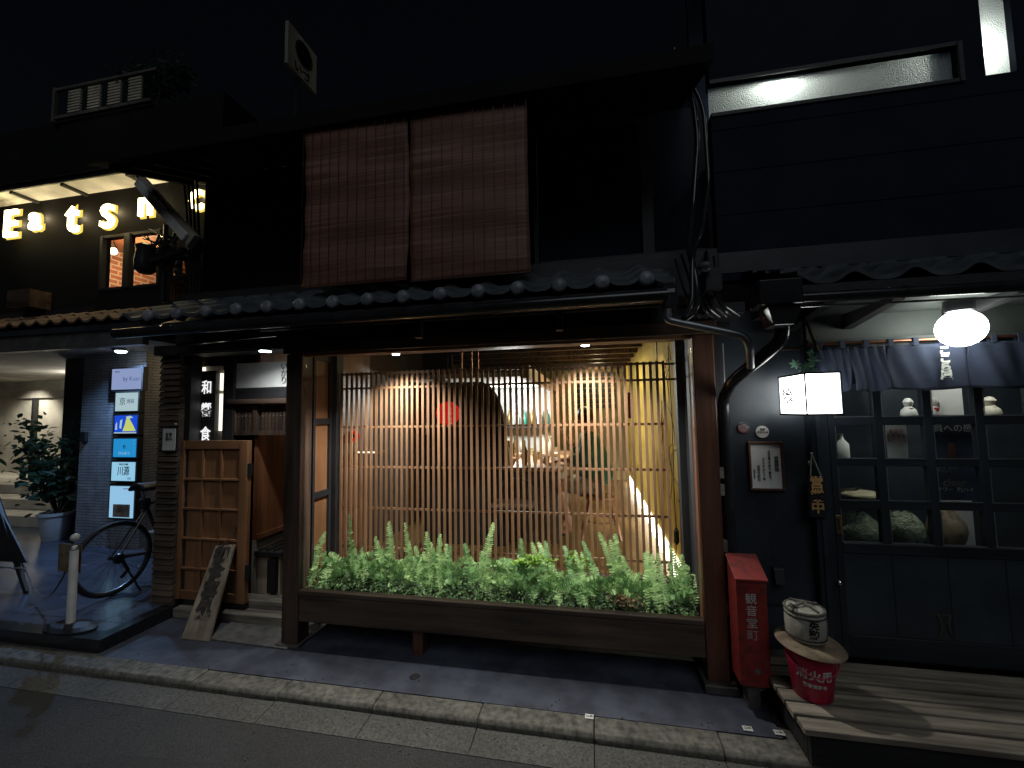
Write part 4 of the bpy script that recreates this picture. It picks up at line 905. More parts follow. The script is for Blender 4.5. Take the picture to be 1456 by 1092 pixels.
# items inside the right shop
c = W(1199, 640, 2.98); o = MB().lathe((c.x, 2.99, 1.262), [(.001, 0), (.036, 0), (.038, .008), (.036, .10), (.012, .13), (.009, .15), (.009, .165)], 20).tube([(c.x, 2.99, 1.425), (c.x-.035, 2.99, 1.425), (c.x-.04, 2.99, 1.415)], .005, 6).build('pump_bottle', 'paperw', smooth=True); tag(o, 'white pump bottle on the shelf behind the top left door pane', 'bottle')
c = W(1275, 630, 2.85); Ps = thing('menu_poster', 'white menu sheet behind the second column of door panes', 'poster', tuple(c))
MB().box(c.x-.05, c.x+.055, 2.85, 2.853, 1.27, 1.52).build('sheet', 'paperw', Ps); text('本日の\nおすすめ\n生ビール', .026, 'redbox', Ps, (c.x, 2.849, 1.42), ext=.0004)
c = W(1355, 660, 2.85); Ps2 = thing('dark_poster', 'dark blue poster with white writing behind the third column of door panes', 'poster', tuple(c))
MB().box(c.x-.13, c.x+.12, 2.85, 2.853, 1.05, 1.50).build('sheet', 'noren', Ps2)
text('職員への感', .048, 'lettersilver', Ps2, (c.x-.01, 2.848, 1.46), ext=.0004); text('clear', .06, 'chalk', Ps2, (c.x, 2.848, 1.15), ext=.0004, bold=.001); text('サワー  酎ハイ', .028, 'lettersilver', Ps2, (c.x, 2.848, 1.11), ext=.0004); text('乾杯', .06, 'chalk', Ps2, (c.x-.03, 2.848, 1.23), ext=.0004)
MB().ball((c.x, 2.85, 1.33), .04, 14, 1.3, .5, .05).build('picture', 'redwood_z', Ps2)
def sack(px, py, w_, h_, mat, label, yy_=3.0):
    c = W(px, py, yy_); o = MB().grid(lambda u, v: (c.x+w_*math.cos(u*6.2832)*math.sin(.1+v*2.9)*(1+.35*noise.noise(Vector((math.cos(u*6.28)*2.5, math.sin(u*6.28)*2.5+v*5, px)))), yy_+.1*math.sin(u*6.2832)*math.sin(.1+v*2.9), c.z-h_*math.cos(v*3.05)*(1+.35*noise.noise(Vector((math.cos(u*6.28)*2.2, math.sin(u*6.28)*2.2+v*5, px+9))))), 32, 20).build('sack', mat, smooth=True); tag(o, label, 'sack', 'sacks inside the glazed door')
sack(1222, 752, .11, .10, 'sack', 'olive green plastic sack behind the bottom left door pane'); sack(1220, 703, .11, .035, 'yellowsack', 'crumpled cream sack top behind the left door panes')
sack(1283, 752, .10, .11, 'sack', 'olive green sack behind the second bottom door pane'); sack(1345, 752, .08, .12, 'strawbrown', 'tan brown sack behind the third bottom door pane', 3.02)
rp(B(2.10, 2.22, 3.0, 3.12, .2, 2.1), 'shop_pillar', 'whitewall')
def figurine(px, label, mat, sc=1):
    c = W(px, 585, 3.0); t = thing('figurine', label, 'figurine', (c.x, 3.0, 1.522)); z = 1.521
    MB().lathe((c.x, 3.0, z), [(.03*sc, 0), (.036*sc, .02), (.03*sc, .05), (.014*sc, .07), (.018*sc, .08), (.022*sc, .10), (.012*sc, .12), (.001, .124)], 16).build('body', mat, t, smooth=True); MB().lathe((c.x, 2.98, z+.04), [(.012, 0), (.013, .02), (.001, .025)], 10).build('base_ornament', 'redbox', t)
figurine(1292, 'white figurine with red trim on the shop shelf behind the second top pane', 'paperw', 1.2); figurine(1328, 'grey figurine on the shop shelf behind the third top pane', 'lettersilver', .9); figurine(1408, 'cream figurine on the shop shelf behind the fourth top pane', 'creamwall', 1.4)
# ================================================================== PIPES between the houses
def pipe(name, pts, r, label, mat='pipeblack', fl=.05, cat='pipe'):
    o = MB().tube(fillet(pts, fl, 6), r, 14).build(name, mat, smooth=True); return tag(o, label, cat)
pipe('rain_pipe', [W(950, 440, 2.28), W(948, 455, 2.28), W(1056, 477, 2.28), W(1066, 490, 2.28), W(1067, 522, 2.36)], .020, 'thin glossy grey pipe running right from the end of the tile row', 'metalgrey')
pipe('drain_pipe', [W(1112, 440, 2.30), W(1112, 484, 2.30), W(1085, 506, 2.34), W(1042, 541, 2.5), (.768, 2.66, 1.66), (.768, 2.68, .02)], .033, 'thick glossy black drain pipe bending left below the rain hopper')
pipe('power_conduit', [W(926, 92, 2.7), W(965, 108, 2.7), W(985, 140, 2.7), W(992, 200, 2.7), W(985, 300, 2.6), W(978, 350, 2.4), W(990, 395, 2.3), W(992, 440, 2.3), W(968, 458, 2.3)], .016, 'black conduit curving down from the upper eave to a loop by the gutter', fl=.1)
pipe('power_conduit', [W(958, 70, 2.75), W(968, 90, 2.75), W(1000, 150, 2.75), W(1008, 260, 2.7), W(998, 330, 2.5), W(984, 360, 2.32), W(984, 430, 2.26), W(972, 452, 2.26)], .013, 'slanting black conduit nearest the frosted window strip', fl=.1)
Hp = thing('rain_hopper', 'black box-shaped rain hopper at the left end of the shop gutter', 'rain hopper', (.93, 2.2, 2.05))
a = W(1070, 405, 2.2); b = W(1132, 430, 2.2)
MB().box(a.x, b.x, 2.12, 2.26, b.z-.02, a.z).build('box', 'pipeblack', Hp, bevel=.006)
cc = (a.x+b.x)/2+.02; z_ = b.z-.022
MB().prism([(cc-.075, 2.14, z_), (cc+.075, 2.14, z_), (cc+.045, 2.16, z_-.09), (cc-.045, 2.16, z_-.09)], (0, .12, 0)).build('funnel', 'pipeblack', Hp, bevel=.004)
a = W(1003, 379, 2.3); o = MB().ball(a, .034, 18, .8, 1.15, 1).build('tile_finial', 'rooftile', smooth=True); tag(o, 'pale rounded ridge tile end where the two roofs meet', 'roof tile')
s = thing('junction_box', 'small dark electric box under the end of the tile row beside the conduits', 'electric box', tuple(W(955, 420, 2.3)))
p = W(953, 420, 2.3); MB().box(p.x-.04, p.x+.03, 2.28, 2.36, p.z-.07, p.z+.06).build('case', 'pipeblack', s, bevel=.005); MB().box(p.x-.03, p.x+.02, 2.275, 2.279, p.z+.01, p.z+.03).build('cover_strip', 'metalgrey', s)
s = MB(); rs = random.Random(5)
for k in range(7):
    x = .50+.035*k; s.tube(fillet([(x, 2.5, 2.35+rs.uniform(0, .2)), (x+rs.uniform(-.03, .03), 2.4, 2.28), (x+rs.uniform(0, .06), 2.4, 2.15+rs.uniform(-.03, .03)), (x+.12, 2.5, 2.12)], .05), .007, 8)
o = s.build('cable_bundle', 'pipeblack', smooth=True); tag(o, 'tangle of black cables between the two lower roofs', 'cables')
o = MB().box(.48, .86, 2.5, 2.74, 2.14, 2.20).box(.62, .70, 2.34, 2.5, 2.24, 2.36).build('eave_block', 'blackwood_x'); tag(o, 'dark timber block closing the gap between the two lower roofs', 'timber block')
# ================================================================== LEFT CAFE BUILDING
Cf = thing('cafe_building', 'grey tiled building at the left with glowing letters under its eave and a lit entrance', 'building', (-5.3, 4, 0))
def cp(mb, name, mat, par=None, **k): return mb.build(name, mat, par or Cf, **k)
x112, x160, x206 = W(113, 640, 4.0).x, W(160, 640, 4.0).x, W(203, 640, 4.0).x
cp(B(x112, x206, 4.0, 8, .05, 2.6), 'tiled_pillar', 'greytile')
cp(B(W(93, 640, 4.3).x, x112, 4.25, 4.6, .05, 2.6), 'pillar_return', 'navypanel')
xr = W(93, 640, 4.3).x
cp(B(-16, xr, 6.5, 6.6, .05, 2.6), 'recess_wall', 'creamwall'); cp(B(-16, xr, 6.44, 6.5, 2.05, 2.2), 'recess_lintel', 'soffitwhite')
cp(B(-16, x206+.8, 3.36, 6.5, 2.40, 2.46), 'canopy_soffit', 'soffitwhite')
xd_ = W(42, 620, 6.4).x; cp(MB().box(xd_-.03, xd_+.03, 6.42, 6.5, .5, 2.05).box(xd_+.9, xd_+.98, 6.42, 6.5, .5, 2.05), 'door_edge', 'blackwood_z')
st = MB()
for i in range(3): st.box(-14, xr-.3, 4.55+.35*i, 6.5, .08+.15*i, .23+.15*i)
cp(st, 'entrance_steps', 'creamwall', bevel=.008)
xe = W(203, 480, 3.3).x
cp(B(-16, xe, 3.30, 3.36, 2.335, 2.56), 'canopy_fascia', 'metalgrey'); cp(MB().box(-16, xe, 3.27, 3.30, 2.50, 2.56), 'canopy_gutter', 'navypanel')
kawara(-12, -4.0, 3.24, 2.60, 3.62, 2.80, .19, 0, 2, amp=.02, mat='browntile', par=Cf, name='tiled_canopy')
cp(B(-12, -4.0, 3.3, 3.62, 2.5, 2.585), 'canopy_core', 'blackwall')
# upper wall with window opening
wl, wr_, wb, wt = W(141, 400, 3.6).x, W(226, 400, 3.6).x, W(160, 411, 3.6).z, W(160, 335, 3.6).z
wm = W(181, 380, 3.6).x; sl, sr, sb, stp = W(234, 380, 3.6).x, W(264, 380, 3.6).x, W(250, 392, 3.6).z, W(250, 366, 3.6).z
u = MB().box(-12, wl, 3.6, 3.7, 2.45, 4.26).box(wl, wr_, 3.6, 3.7, 2.45, wb).box(wl, wr_, 3.6, 3.7, wt, 4.26).box(wr_, sl, 3.6, 3.7, 2.45, 4.26).box(sl, sr, 3.6, 3.7, 2.45, sb).box(sl, sr, 3.6, 3.7, stp, 4.26).box(sr, -3.62, 3.6, 3.7, 2.45, 4.26)
cp(u, 'upper_wall', 'blackwall')
wf = cp(MB().box(wm-.04, wm+.04, 3.58, 3.64, wb, wt).box(wl, wl+.03, 3.59, 3.64, wb, wt).box(wr_-.03, wr_, 3.59, 3.64, wb, wt).box(wl, wr_, 3.595, 3.635, wb-.01, wb+.02).box(wl, wr_, 3.595, 3.635, wt-.02, wt+.01), 'upper_window', 'blackwood_z'); B(wl+.03, wr_-.03, 3.65, 3.654, wb, wt).build('pane', 'paneglass', wf)
wf = cp(MB().box((sl+sr)/2+.02, (sl+sr)/2+.05, 3.58, 3.64, sb, stp), 'side_window', 'blackwood_z')
cp(MB().box(-7.3, -7.2, 3.7, 7.3, 2.7, 4.2).box(-7.2, -3.8, 7.2, 7.3, 2.7, 4.2), 'brick_room_wall', 'redbrick'); cp(MB().box(-7.3, -3.7, 3.7, 7.3, 4.2, 4.26), 'room_ceiling', 'panelwood'); cp(MB().box(-7.2, -3.7, 3.7, 8.5, 2.62, 2.7), 'room_floor', 'planksbrown')
cp(MB().prism([(-12, 3.35, 4.20), (-12, 3.6, 4.20), (-12, 3.6, 4.26), (-12, 3.35, 4.24)], (12-3.62-.28, 0, 0)), 'eave_soffit', 'whitepaint')
cp(MB().prism([(-12, 3.3, 4.24), (-12, 3.6, 4.265), (-12, 6, 5.4), (-12, 3.3, 4.33)], (12-3.62-.25, 0, 0)), 'roof', 'blackwall')
cp(MB().box(-12, -3.87, 3.33, 3.349, 4.19, 4.24), 'eave_trim', 'blackwood_x')
bm = MB()
for px in (40, 110, 200, 255): x = W(px, 260, 3.5).x; bm.box(x-.02, x+.02, 3.36, 3.6, 4.17, 4.199)
cp(bm, 'eave_rafter', 'blackwood_y')
cp(MB().box(-12, wl-.02, 3.55, 3.6, 2.78, 2.85), 'sill', 'blackwood_x')
s = MB()
for i in range(7): x = W(243, 400, 3.4).x+i*.035; s.box(x, x+.018, 3.4, 3.42, 2.80, 3.05)
cp(s, 'slat_railing', 'panelwood')
bp_ = W(40, 395, 3.5); cp(B(bp_.x-.12, bp_.x+.22, 3.4, 3.59, 2.86, 3.06), 'balcony_box', 'oldwood_x')
# bulb in the upper room
p = W(161, 357, 4.6); Bl = thing('bare_bulb_lamp', 'small glowing bulb lamp before the brick wall in the upper window', 'lamp', tuple(p))
MB().ball(p, .05, 14).build('bulb', 'warmlamp', Bl); MB().tube([(p.x-.09, p.y, p.z-.02), (p.x, p.y, p.z+.14), (p.x+.09, p.y, p.z-.02)], .006, 6).tube([(p.x, p.y, p.z+.14), (p.x, p.y, 4.2)], .004, 6).build('wire_frame', 'inkblack', Bl)
# glowing letters
Lt = thing('glowing_letter_sign', 'row of big backlit yellow-white letters mounted under the lit eave', 'sign', (-5, 3.5, 3.8))
for ch, px, py, sz in (('E', 15, 320, .46), ('a', 50, 311, .42), ('t', 103, 310, .52), ('s', 153, 302, .56), ('n', 207, 290, .42), ('c', 279, 280, .44)):
    p = W(px, py, 3.50); text(ch, sz, 'letterglow', Lt, (p.x, 3.50, p.z), name='letter', ext=.015, bold=.004)
    o = text(ch, sz, 'letterrim', Lt, (p.x, 3.53, p.z), name='letter_back', ext=.004, bold=.02); lamp('letter_backlight', 'POINT', (p.x, 3.56, p.z+.05), 2.2, (1, .78, .45), .03)
# sign stack on the pillar
def lightbox(px0, px1, py0, py1, mat, label, art):
    a, b = W(px0, py0, 3.93), W(px1, py1, 3.93)
    t = thing('lightbox_sign', label, 'sign', (a.x, 3.95, b.z), 'stacked lightbox signs on the tiled pillar')
    MB().box(a.x-.02, b.x+.02, 3.935, 3.995, b.z-.02, a.z+.02).build('case', 'inkblack', t); MB().box(a.x, b.x, 3.928, 3.934, b.z, a.z).build('lit_face', mat, t); art(t, a, b, b.x-a.x, a.z-b.z)
def art1(t, a, b, w_, h): text('by Kuan', h*.3, 'inkblack', t, (a.x+w_*.68, 3.926, b.z+h*.5), ext=.0004); text('中国料理', h*.08, 'inkgrey', t, (a.x+w_*.18, 3.926, b.z+h*.85), ext=.0004)
def art2(t, a, b, w_, h):
    text('京', h*.45, 'inkblack', t, (a.x+w_*.33, 3.926, b.z+h*.5), ext=.0004); text('焼龍', h*.26, 'inkgrey', t, (a.x+w_*.7, 3.926, b.z+h*.52), ext=.0004)
def art3(t, a, b, w_, h):
    Y = 3.9265
    MB().face((a.x+w_*.38, Y, b.z+h*.12), (a.x+w_*.98, Y, b.z+h*.12), (a.x+w_*.85, Y, b.z+h*.45), (a.x+w_*.66, Y, b.z+h*.85), (a.x+w_*.55, Y, b.z+h*.95), (a.x+w_*.48, Y, b.z+h*.5)).build('yellow_shape', 'signyellow', t)
    MB().face((a.x+w_*.05, Y, b.z+h*.2), (a.x+w_*.14, Y, b.z+h*.2), (a.x+w_*.12, Y, b.z+h*.65), (a.x+w_*.06, Y, b.z+h*.5)).face((a.x+w_*.24, Y, b.z+h*.3), (a.x+w_*.33, Y, b.z+h*.25), (a.x+w_*.36, Y, b.z+h*.8), (a.x+w_*.26, Y, b.z+h*.72)).face((a.x+w_*.5, Y, b.z+h*.93), (a.x+w_*.6, Y, b.z+h*.8), (a.x+w_*.85, Y, b.z+h*.88), (a.x+w_*.7, Y, b.z+h*.98)).face((a.x, Y, b.z), (b.x, Y, b.z), (b.x, Y, b.z+h*.06), (a.x, Y, b.z+h*.06)).build('white_shape', 'signwhite', t)
def art4(t, a, b, w_, h):
    text('e', h*.42, 'inkblack', t, (a.x+w_*.5, 3.926, b.z+h*.6), ext=.0004); text('ひらまつ', h*.2, 'signice', t, (a.x+w_*.5, 3.926, b.z+h*.2), ext=.0004); text('・\n・\n・\n・', h*.2, 'signice', t, (a.x+w_*.92, 3.926, b.z+h*.6), ext=.0004)
def art5(t, a, b, w_, h): text('WELCOME', h*.13, 'inkblack', t, (a.x+w_*.52, 3.926, b.z+h*.88), ext=.0004, bold=.0008); text('川源', h*.52, 'inkblack', t, (a.x+w_*.52, 3.926, b.z+h*.50), ext=.0004, bold=.001, sx=.8); text('営業', h*.12, 'inkgrey', t, (a.x+w_*.78, 3.926, b.z+h*.12), ext=.0004)
def art6(t, a, b, w_, h):
    text('和食居酒屋', h*.05, 'inkgrey', t, (a.x+w_*.7, 3.926, b.z+h*.92), ext=.0004)
    MB().box(a.x+w_*.2, a.x+w_*.88, 3.918, 3.927, b.z+h*.03, b.z+h*.43).build('brown_plate', 'strawbrown', t); text('空室有\nお問合せ', h*.10, 'inkgrey', t, (a.x+w_*.54, 3.916, b.z+h*.27), ext=.0004)
lightbox(160, 200, 525, 553, 'signpale', 'pale violet lightbox topmost on the tiled pillar, with thin script', art1)
lightbox(165, 195, 559, 584, 'signwhite', 'white lightbox second from the top of the pillar stack, with brush characters', art2)
lightbox(163.5, 194, 591, 616, 'signblue', 'blue lightbox with a yellow cone shape in the pillar stack', art3)
lightbox(162, 192.5, 624, 650, 'signcyan', 'bright cyan lightbox with a small round mark in the pillar stack', art4)
lightbox(159.5, 191, 657, 684, 'signice', 'ice blue lightbox with big black characters in the pillar stack', art5)
lightbox(157, 188.5, 691, 737, 'signgrad', 'tall light blue lightbox with a brown plate at the bottom of the pillar stack', art6)
# blue lamp above signs
p = W(172, 499, 3.75); Lb = thing('pillar_downlight', 'small blue-white downlight under the canopy above the sign stack', 'lamp', (p.x, 3.75, 2.38))
MB().lathe((p.x, 3.75, 2.37), [(.07, 0), (.08, .015), (.08, .03)], 20).build('housing', 'metalgrey', Lb); MB().ball((p.x, 3.75, 2.366), .05, 14, .4).build('bulb', 'coollamp', Lb)
BLUE = (p.x, 3.75, 2.33)
p = W(119, 621, 3.98); o = MB().box(p.x-.045, p.x+.045, 3.965, 3.999, p.z-.06, p.z+.06).build('wall_intercom', 'inkblack', bevel=.006); tag(o, 'small dark square intercom on the grey tiled pillar', 'intercom')
# low block behind the bicycle
a = W(165, 768, 3.7); o = MB().box(-4.85, -3.9, 3.75, 4.6, .083, .36).build('stone_bench', 'stone', bevel=.01); tag(o, 'low dark stone block behind the bicycle wheel', 'bench')
# potted tree
px_, py_ = -6.75, 4.15; Pt = thing('potted_tree', 'leafy dark green bush in a pale pot before the entrance steps', 'potted plant', (px_, py_, .083))
MB().lathe((px_, py_, .083), [(.001, 0), (.12, 0), (.125, .01), (.165, .30), (.18, .31), (.18, .345), (.16, .345), (.155, .30), (.001, .29)], 28).build('pot', 'potwhite', Pt, smooth=True)
random.seed(8); br = MB(); tips_ = []
for k in range(11):
    a = random.uniform(0, 6.28); l = random.uniform(.25, .75); q = Vector((px_, py_, .37)); z1 = random.uniform(.75, 1.55)
    e1 = Vector((px_+l*math.cos(a)*.45, py_+l*math.sin(a)*.3, (.37+z1)/2)); e2 = Vector((px_+l*math.cos(a), py_+l*math.sin(a)*.6, z1)); br.tube([q, e1, e2], [.014, .009, .004], 6); tips_ += [e2, e1*.4+e2*.6, e1]
br.build('branches', 'oldwood_z', Pt)
def tf():
    c = random.choice(tips_); return (c.x+random.gauss(0, .11), c.y+random.gauss(0, .1), c.z+random.gauss(0, .1)), random.choice((.7, 1, 1.3))
leaves(1500, tf, .085, 'darkleaf', 'foliage', Pt)
# bicycle (only its rear half shows past the pillar)
X0, Yr, Zr, Rw_ = -4.10, 2.93, .395, .305
Bi = thing('bicycle', 'black bicycle parked between the buildings, its rear wheel toward the street', 'bicycle', (X0, Yr, .083))
def wheel(y):
    r_ = MB().tube([(X0, y+(Rw_-.03)*math.cos(k*math.pi/24), Zr+(Rw_-.03)*math.sin(k*math.pi/24)) for k in range(48)], .009, 8, closed=True).build('wheel', 'metalgrey', Bi, smooth=True)
    MB().tube([(X0, y+(Rw_-.012)*math.cos(k*math.pi/24), Zr+(Rw_-.012)*math.sin(k*math.pi/24)) for k in range(48)], .019, 10, closed=True).build('tyre', 'rubber', r_, smooth=True)
    s = MB()
    for k in range(28): a = k*math.pi/14; s.tube([(X0+(.03 if k % 2 else -.03), y, Zr), (X0, y+(Rw_-.03)*math.cos(a), Zr+(Rw_-.03)*math.sin(a))], .001, 4)
    s.tube([(X0-.045, y, Zr), (X0+.045, y, Zr)], .018, 10); s.build('spokes', 'pipeblack', r_)
wheel(Yr); wheel(Yr+1.03)
bbk = Vector((X0, Yr+.43, .33)); stt = Vector((X0, Yr+.24, .80)); hd_ = Vector((X0, Yr+.86, .86)); s = MB()
for a, b, r in ((bbk, stt, .016), (bbk, hd_-Vector((0, -.02, .12)), .018), (stt, hd_, .015), (hd_+Vector((0, -.01, .06)), hd_-Vector((0, -.03, .16)), .019)): s.tube([a, b], r, 10)
for sx in (-.05, .05): s.tube([(X0+sx*.9, Yr, Zr), (X0+sx*.3, stt.y+.01, stt.z-.05)], .008, 8).tube([(X0+sx*.9, Yr, Zr), bbk], .009, 8).tube([hd_-Vector((0, -.03, .16)), (X0+sx*.8, Yr+1.03, Zr)], .011, 8)
s.build('frame', 'pipeblack', Bi, smooth=True)
MB().tube([stt, stt+Vector((0, -.035, .13))], .012, 10).build('seat_post', 'chrome', Bi, smooth=True)
sd_ = W(205, 704, Yr+.2); zz = .965
MB().grid(lambda u, v: (X0+(v-.5)*(.12*(1-u)**1.3+.035), Yr+.15+.25*u, zz+.02*(1-u)-.05*abs(v-.5)**2*4+.0), 14, 8).build('saddle', 'rubber', Bi, smooth=True, solid=.025)
s = MB().lathe((X0+.06, bbk.y, bbk.z), [(.001, 0), (.09, 0), (.09, .006), (.001, .006)], 28, Matrix(((0, 0, 1), (0, 1, 0), (1, 0, 0)))).lathe((X0+.05, Yr, Zr), [(.001, 0), (.045, 0), (.04, .02), (.001, .02)], 20, Matrix(((0, 0, 1), (0, 1, 0), (1, 0, 0)))).bar((X0+.08, bbk.y, bbk.z), (X0+.08, bbk.y-.1, bbk.z-.13), .012, .02).box(X0+.085, X0+.17, bbk.y-.15, bbk.y-.06, bbk.z-.145, bbk.z-.125).tube([(X0+.06, Yr+.02, Zr-.02), (X0+.06, Yr+.07, Zr-.12), (X0+.055, Yr+.02, Zr-.17)], .015, 8)
s.build('drivetrain', 'pipeblack', Bi); MB().tube([(X0-.25, hd_.y+.05, 1.0), (X0, hd_.y, 1.02), (X0+.25, hd_.y+.05, 1.0)], .011, 8).build('handlebar', 'pipeblack', Bi)
MB().box(X0-.035, X0+.035, Yr+.19, Yr+.27, .76, .86).build('tail_bag', 'rubber', Bi, bevel=.02)
MB().bar((X0+.05, Yr+.03, Zr-.03), (X0+.17, Yr+.10, .09), .012, .012).build('kickstand', 'pipeblack', Bi)
# bollard, rope, paper, A-frame
bo = Vector((W(100, 893, 2.43).x, 2.43, .088)); bo.x = W(100, 890, 2.43).x
Bo = thing('white_bollard', 'slim white round-headed bollard on a black foot at the terrace edge', 'bollard', tuple(bo))
tz = W(101, 772, 2.43).z
MB().lathe(bo, [(.025, .0), (.025, tz-bo.z-.05), (.017, tz-bo.z-.045), (.014, tz-bo.z-.02)], 20).build('pole', 'whitepaint', Bo, smooth=True); MB().ball((bo.x, bo.y, W(102, 764, 2.43).z), .028, 18).build('ball_head', 'whitepaint', Bo, smooth=True)
MB().lathe((bo.x, bo.y, .089), [(.14, 0), (.14, .012), (.10, .03), (.04, .04)], 24, None, 1.5, .7).build('foot', 'rubber', Bo)
MB().tube([(bo.x+.02*math.cos(k*.5), bo.y+.02*math.sin(k*.5), tz-.035-.001*k) for k in range(30)], .005, 6).build('knotted_cord', 'rope', Bo)
pz = W(100, 795, 2.47); o = MB().box(pz.x-.115, pz.x+.105, 2.468, 2.472, pz.z-.095, pz.z+.11).build('paper_notice', 'strawbrown'); tag(o, 'brownish paper notice tied behind the white bollard', 'notice')
Af = thing('a_frame_board', 'black folding A-frame board at the left edge with a rope across its legs', 'sign', (-5.55, 2.9, .083))
a0, a1 = W(38, 838, 2.85), W(-12, 690, 3.0); a0.z = .09
MB().bar(a0, a1, .04, .025, up=(0, 1, 0)).build('leg', 'blackwood_z', Af); MB().bar((a0.x-.5, 2.85, .09), (a1.x-.35, 3.0, a1.z), .04, .025, up=(0, 1, 0)).build('leg', 'blackwood_z', Af)
MB().bar((a0.x-.66, 3.2, .09), a1+Vector((-.1, .06, 0)), .035, .02).build('leg', 'blackwood_z', Af)
MB().prism([(a0.x-.42, 2.89, .32), (a0.x-.085, 2.89, .32), (a1.x-.03, 2.99, a1.z), (a1.x-.33, 2.99, a1.z)], (0, .012, 0)).build('board', 'blackwood_x', Af)
pr = W(0, 806, 2.84); pts = [(a0.x-.5+.05*k, 2.835, pr.z+.004*math.sin(k*2.4)) for k in range(11)]; MB().tube(pts, .008, 6).build('rope', 'rope', Af, smooth=True)
e0, e1 = Vector(pts[-1]), Vector((bo.x, bo.y, tz-.07)); o = MB().tube([e0.lerp(e1, t/16)+Vector((0, 0, -.28*math.sin(math.pi*t/16))) for t in range(17)], .006, 6).build('barrier_rope', 'rope', smooth=True); tag(o, 'thin sagging rope strung from the board to the white bollard', 'rope')
# street-light housing, cables
a, b = W(200, 258, 2.95), W(278, 346, 2.7)
Sl = thing('street_light', 'unlit slanting tube-shaped street light in front of the glowing letters', 'street light', tuple(a))
MB().bar(a, b, .115, .075, up=(0, 1, 0)).build('housing', 'dado', Sl, bevel=.02); 
d_ = (b-a); MB().bar(a+d_*.07+Vector((0, -.05, -.01)), a+d_*.94+Vector((0, -.05, -.01)), .075, .03, up=(0, 1, 0)).build('cover', 'whitepaint', Sl, bevel=.01)
MB().bar(b, b+d_*.06, .13, .09, up=(0, 1, 0)).build('end_cap', 'pipeblack', Sl, bevel=.015); MB().tube([a, W(188, 235, 3.1), W(180, 215, 3.3)], .02, 8).build('arm', 'pipeblack', Sl)
s = MB(); rs = random.Random(9)
for k in range(15):
    pts = [W(rs.uniform(195, 262), rs.uniform(325, 350), 3.25), W(rs.uniform(200, 262), rs.uniform(345, 385), 3.2), W(rs.uniform(195, 270), rs.uniform(350, 395), 3.22), W(rs.uniform(255, 285), rs.uniform(360, 420), 3.2)]
    s.tube(fillet(pts, .15), rs.uniform(.006, .014), 8)
for k in range(4): s.tube([W(262+6*k, 255, 3.1), W(268+5*k, 340, 3.1), W(272+4*k, 430, 3.1)], .010, 8)
o = s.build('overhead_cables', 'pipeblack', smooth=True); tag(o, 'tangle of black cables before the brick-lit upper window', 'cables')
p = W(207, 366, 3.2); tn = thing('cable_closure', 'black lumpy cable junction drum hanging in the cable tangle', 'junction drum', tuple(p))
MB().lathe((p.x, p.y, p.z-.16), [(.05, 0), (.085, .03), (.09, .12), (.075, .22), (.085, .27), (.04, .3)], 18).build('drum', 'pipeblack', tn, smooth=True); MB().bar(W(215, 372, 3.2), W(262, 356, 3.1), .045, .045).build('strut', 'pipeblack', tn)
MB().tube([W(232, 430, 3.24), W(236, 320, 3.24)], .02, 8).build('pole', 'pipeblack', tn)
# roof things
p0, p1 = W(78, 150, 5), W(215, 122, 5)
Rl = thing('rooftop_louvre', 'dim slatted louvre panels on the cafe roof', 'louvre', tuple(p0))
dd = p1-p0; dd.y = 0; L_ = dd.x
cp(B(-14, -5.4, 5.06, 9, 4.3, p0.z-.26), 'upper_storey', 'blackwall')
for i in range(4):
    s = MB(); xa = p0.x+L_*(.14+.21*i); 
    for k in range(8): s.box(xa, xa+L_*.13, 5.0, 5.03, p0.z-.17+.05*k+.0*i, p0.z-.145+.05*k)
    s.build('louvre_panel', 'creamwall', Rl)
MB().box(p0.x, p1.x+.1, 4.98, 5.04, p0.z+.24, p0.z+.28).bar((p0.x, 5, p0.z-.3), (p0.x, 5, p0.z+.3), .05, .05).box(p0.x, p1.x, 4.99, 5.04, p0.z-.25, p0.z-.2).build('frame', 'stone', Rl)
random.seed(2)
def rfn():
    c = W(random.uniform(165, 285), 0, 5.3); return (c.x, random.uniform(5.1, 5.6), W(230, 118, 5.3).z+random.gauss(0, .16)), 1
c0 = W(225, 118, 5.3); Rb = thing('rooftop_bush', 'dark bushy plant on the cafe roof beside the louvres', 'bush', tuple(c0))
leaves(900, lambda: ((c0.x+random.uniform(-.55, .55), 5.3+random.gauss(0, .12), c0.z+random.gauss(.03, .13)), 1), .09, 'darkleaf', 'foliage', Rb)
MB().tube([(c0.x, 5.3, c0.z-.4), (c0.x+.1, 5.3, c0.z+.1)], .02, 6).build('stem', 'oldwood_z', Rb)
Rs = thing('rooftop_sign', 'dim white projecting sign with ring emblem and brush writing above the roof', 'sign', (-2.4, 3.0, 4.4))
MB().box(-2.43, -2.40, 2.83, 3.19, 4.53, 4.90).build('panel', 'dado', Rs); MB().box(-2.46, -2.43, 2.98, 3.03, 3.8, 4.9).build('mount', 'pipeblack', Rs)
XM = Matrix(((0, 0, 1), (1, 0, 0), (0, 1, 0)))
MB().lathe((-2.397, 3.02, 4.755), [(.09, 0), (.11, 0), (.11, .003), (.09, .003), (.09, 0)], 32, XM).build('ring_emblem', 'inkblack', Rs); text('丸', .09, 'inkblack', Rs, (-2.397, 3.02, 4.76), rot=(90, 0, 90)); text('いづ', .10, 'inkblack', Rs, (-2.397, 3.0, 4.58), rot=(90, 0, 90), bold=.003)
o = MB().lathe((W(573, 973, 2.3).x, 2.46, .001), [(.001, .003), (.028, .003), (.032, 0)], 20).build('manhole', 'rubber'); tag(o, 'small round dark cap set in the pavement below the planter', 'manhole')
rs = random.Random(31)
rough('patch', (.045, .045, .046), (.02, .02, .021), sc=120, ro=.85, bump=.9, bs=240)
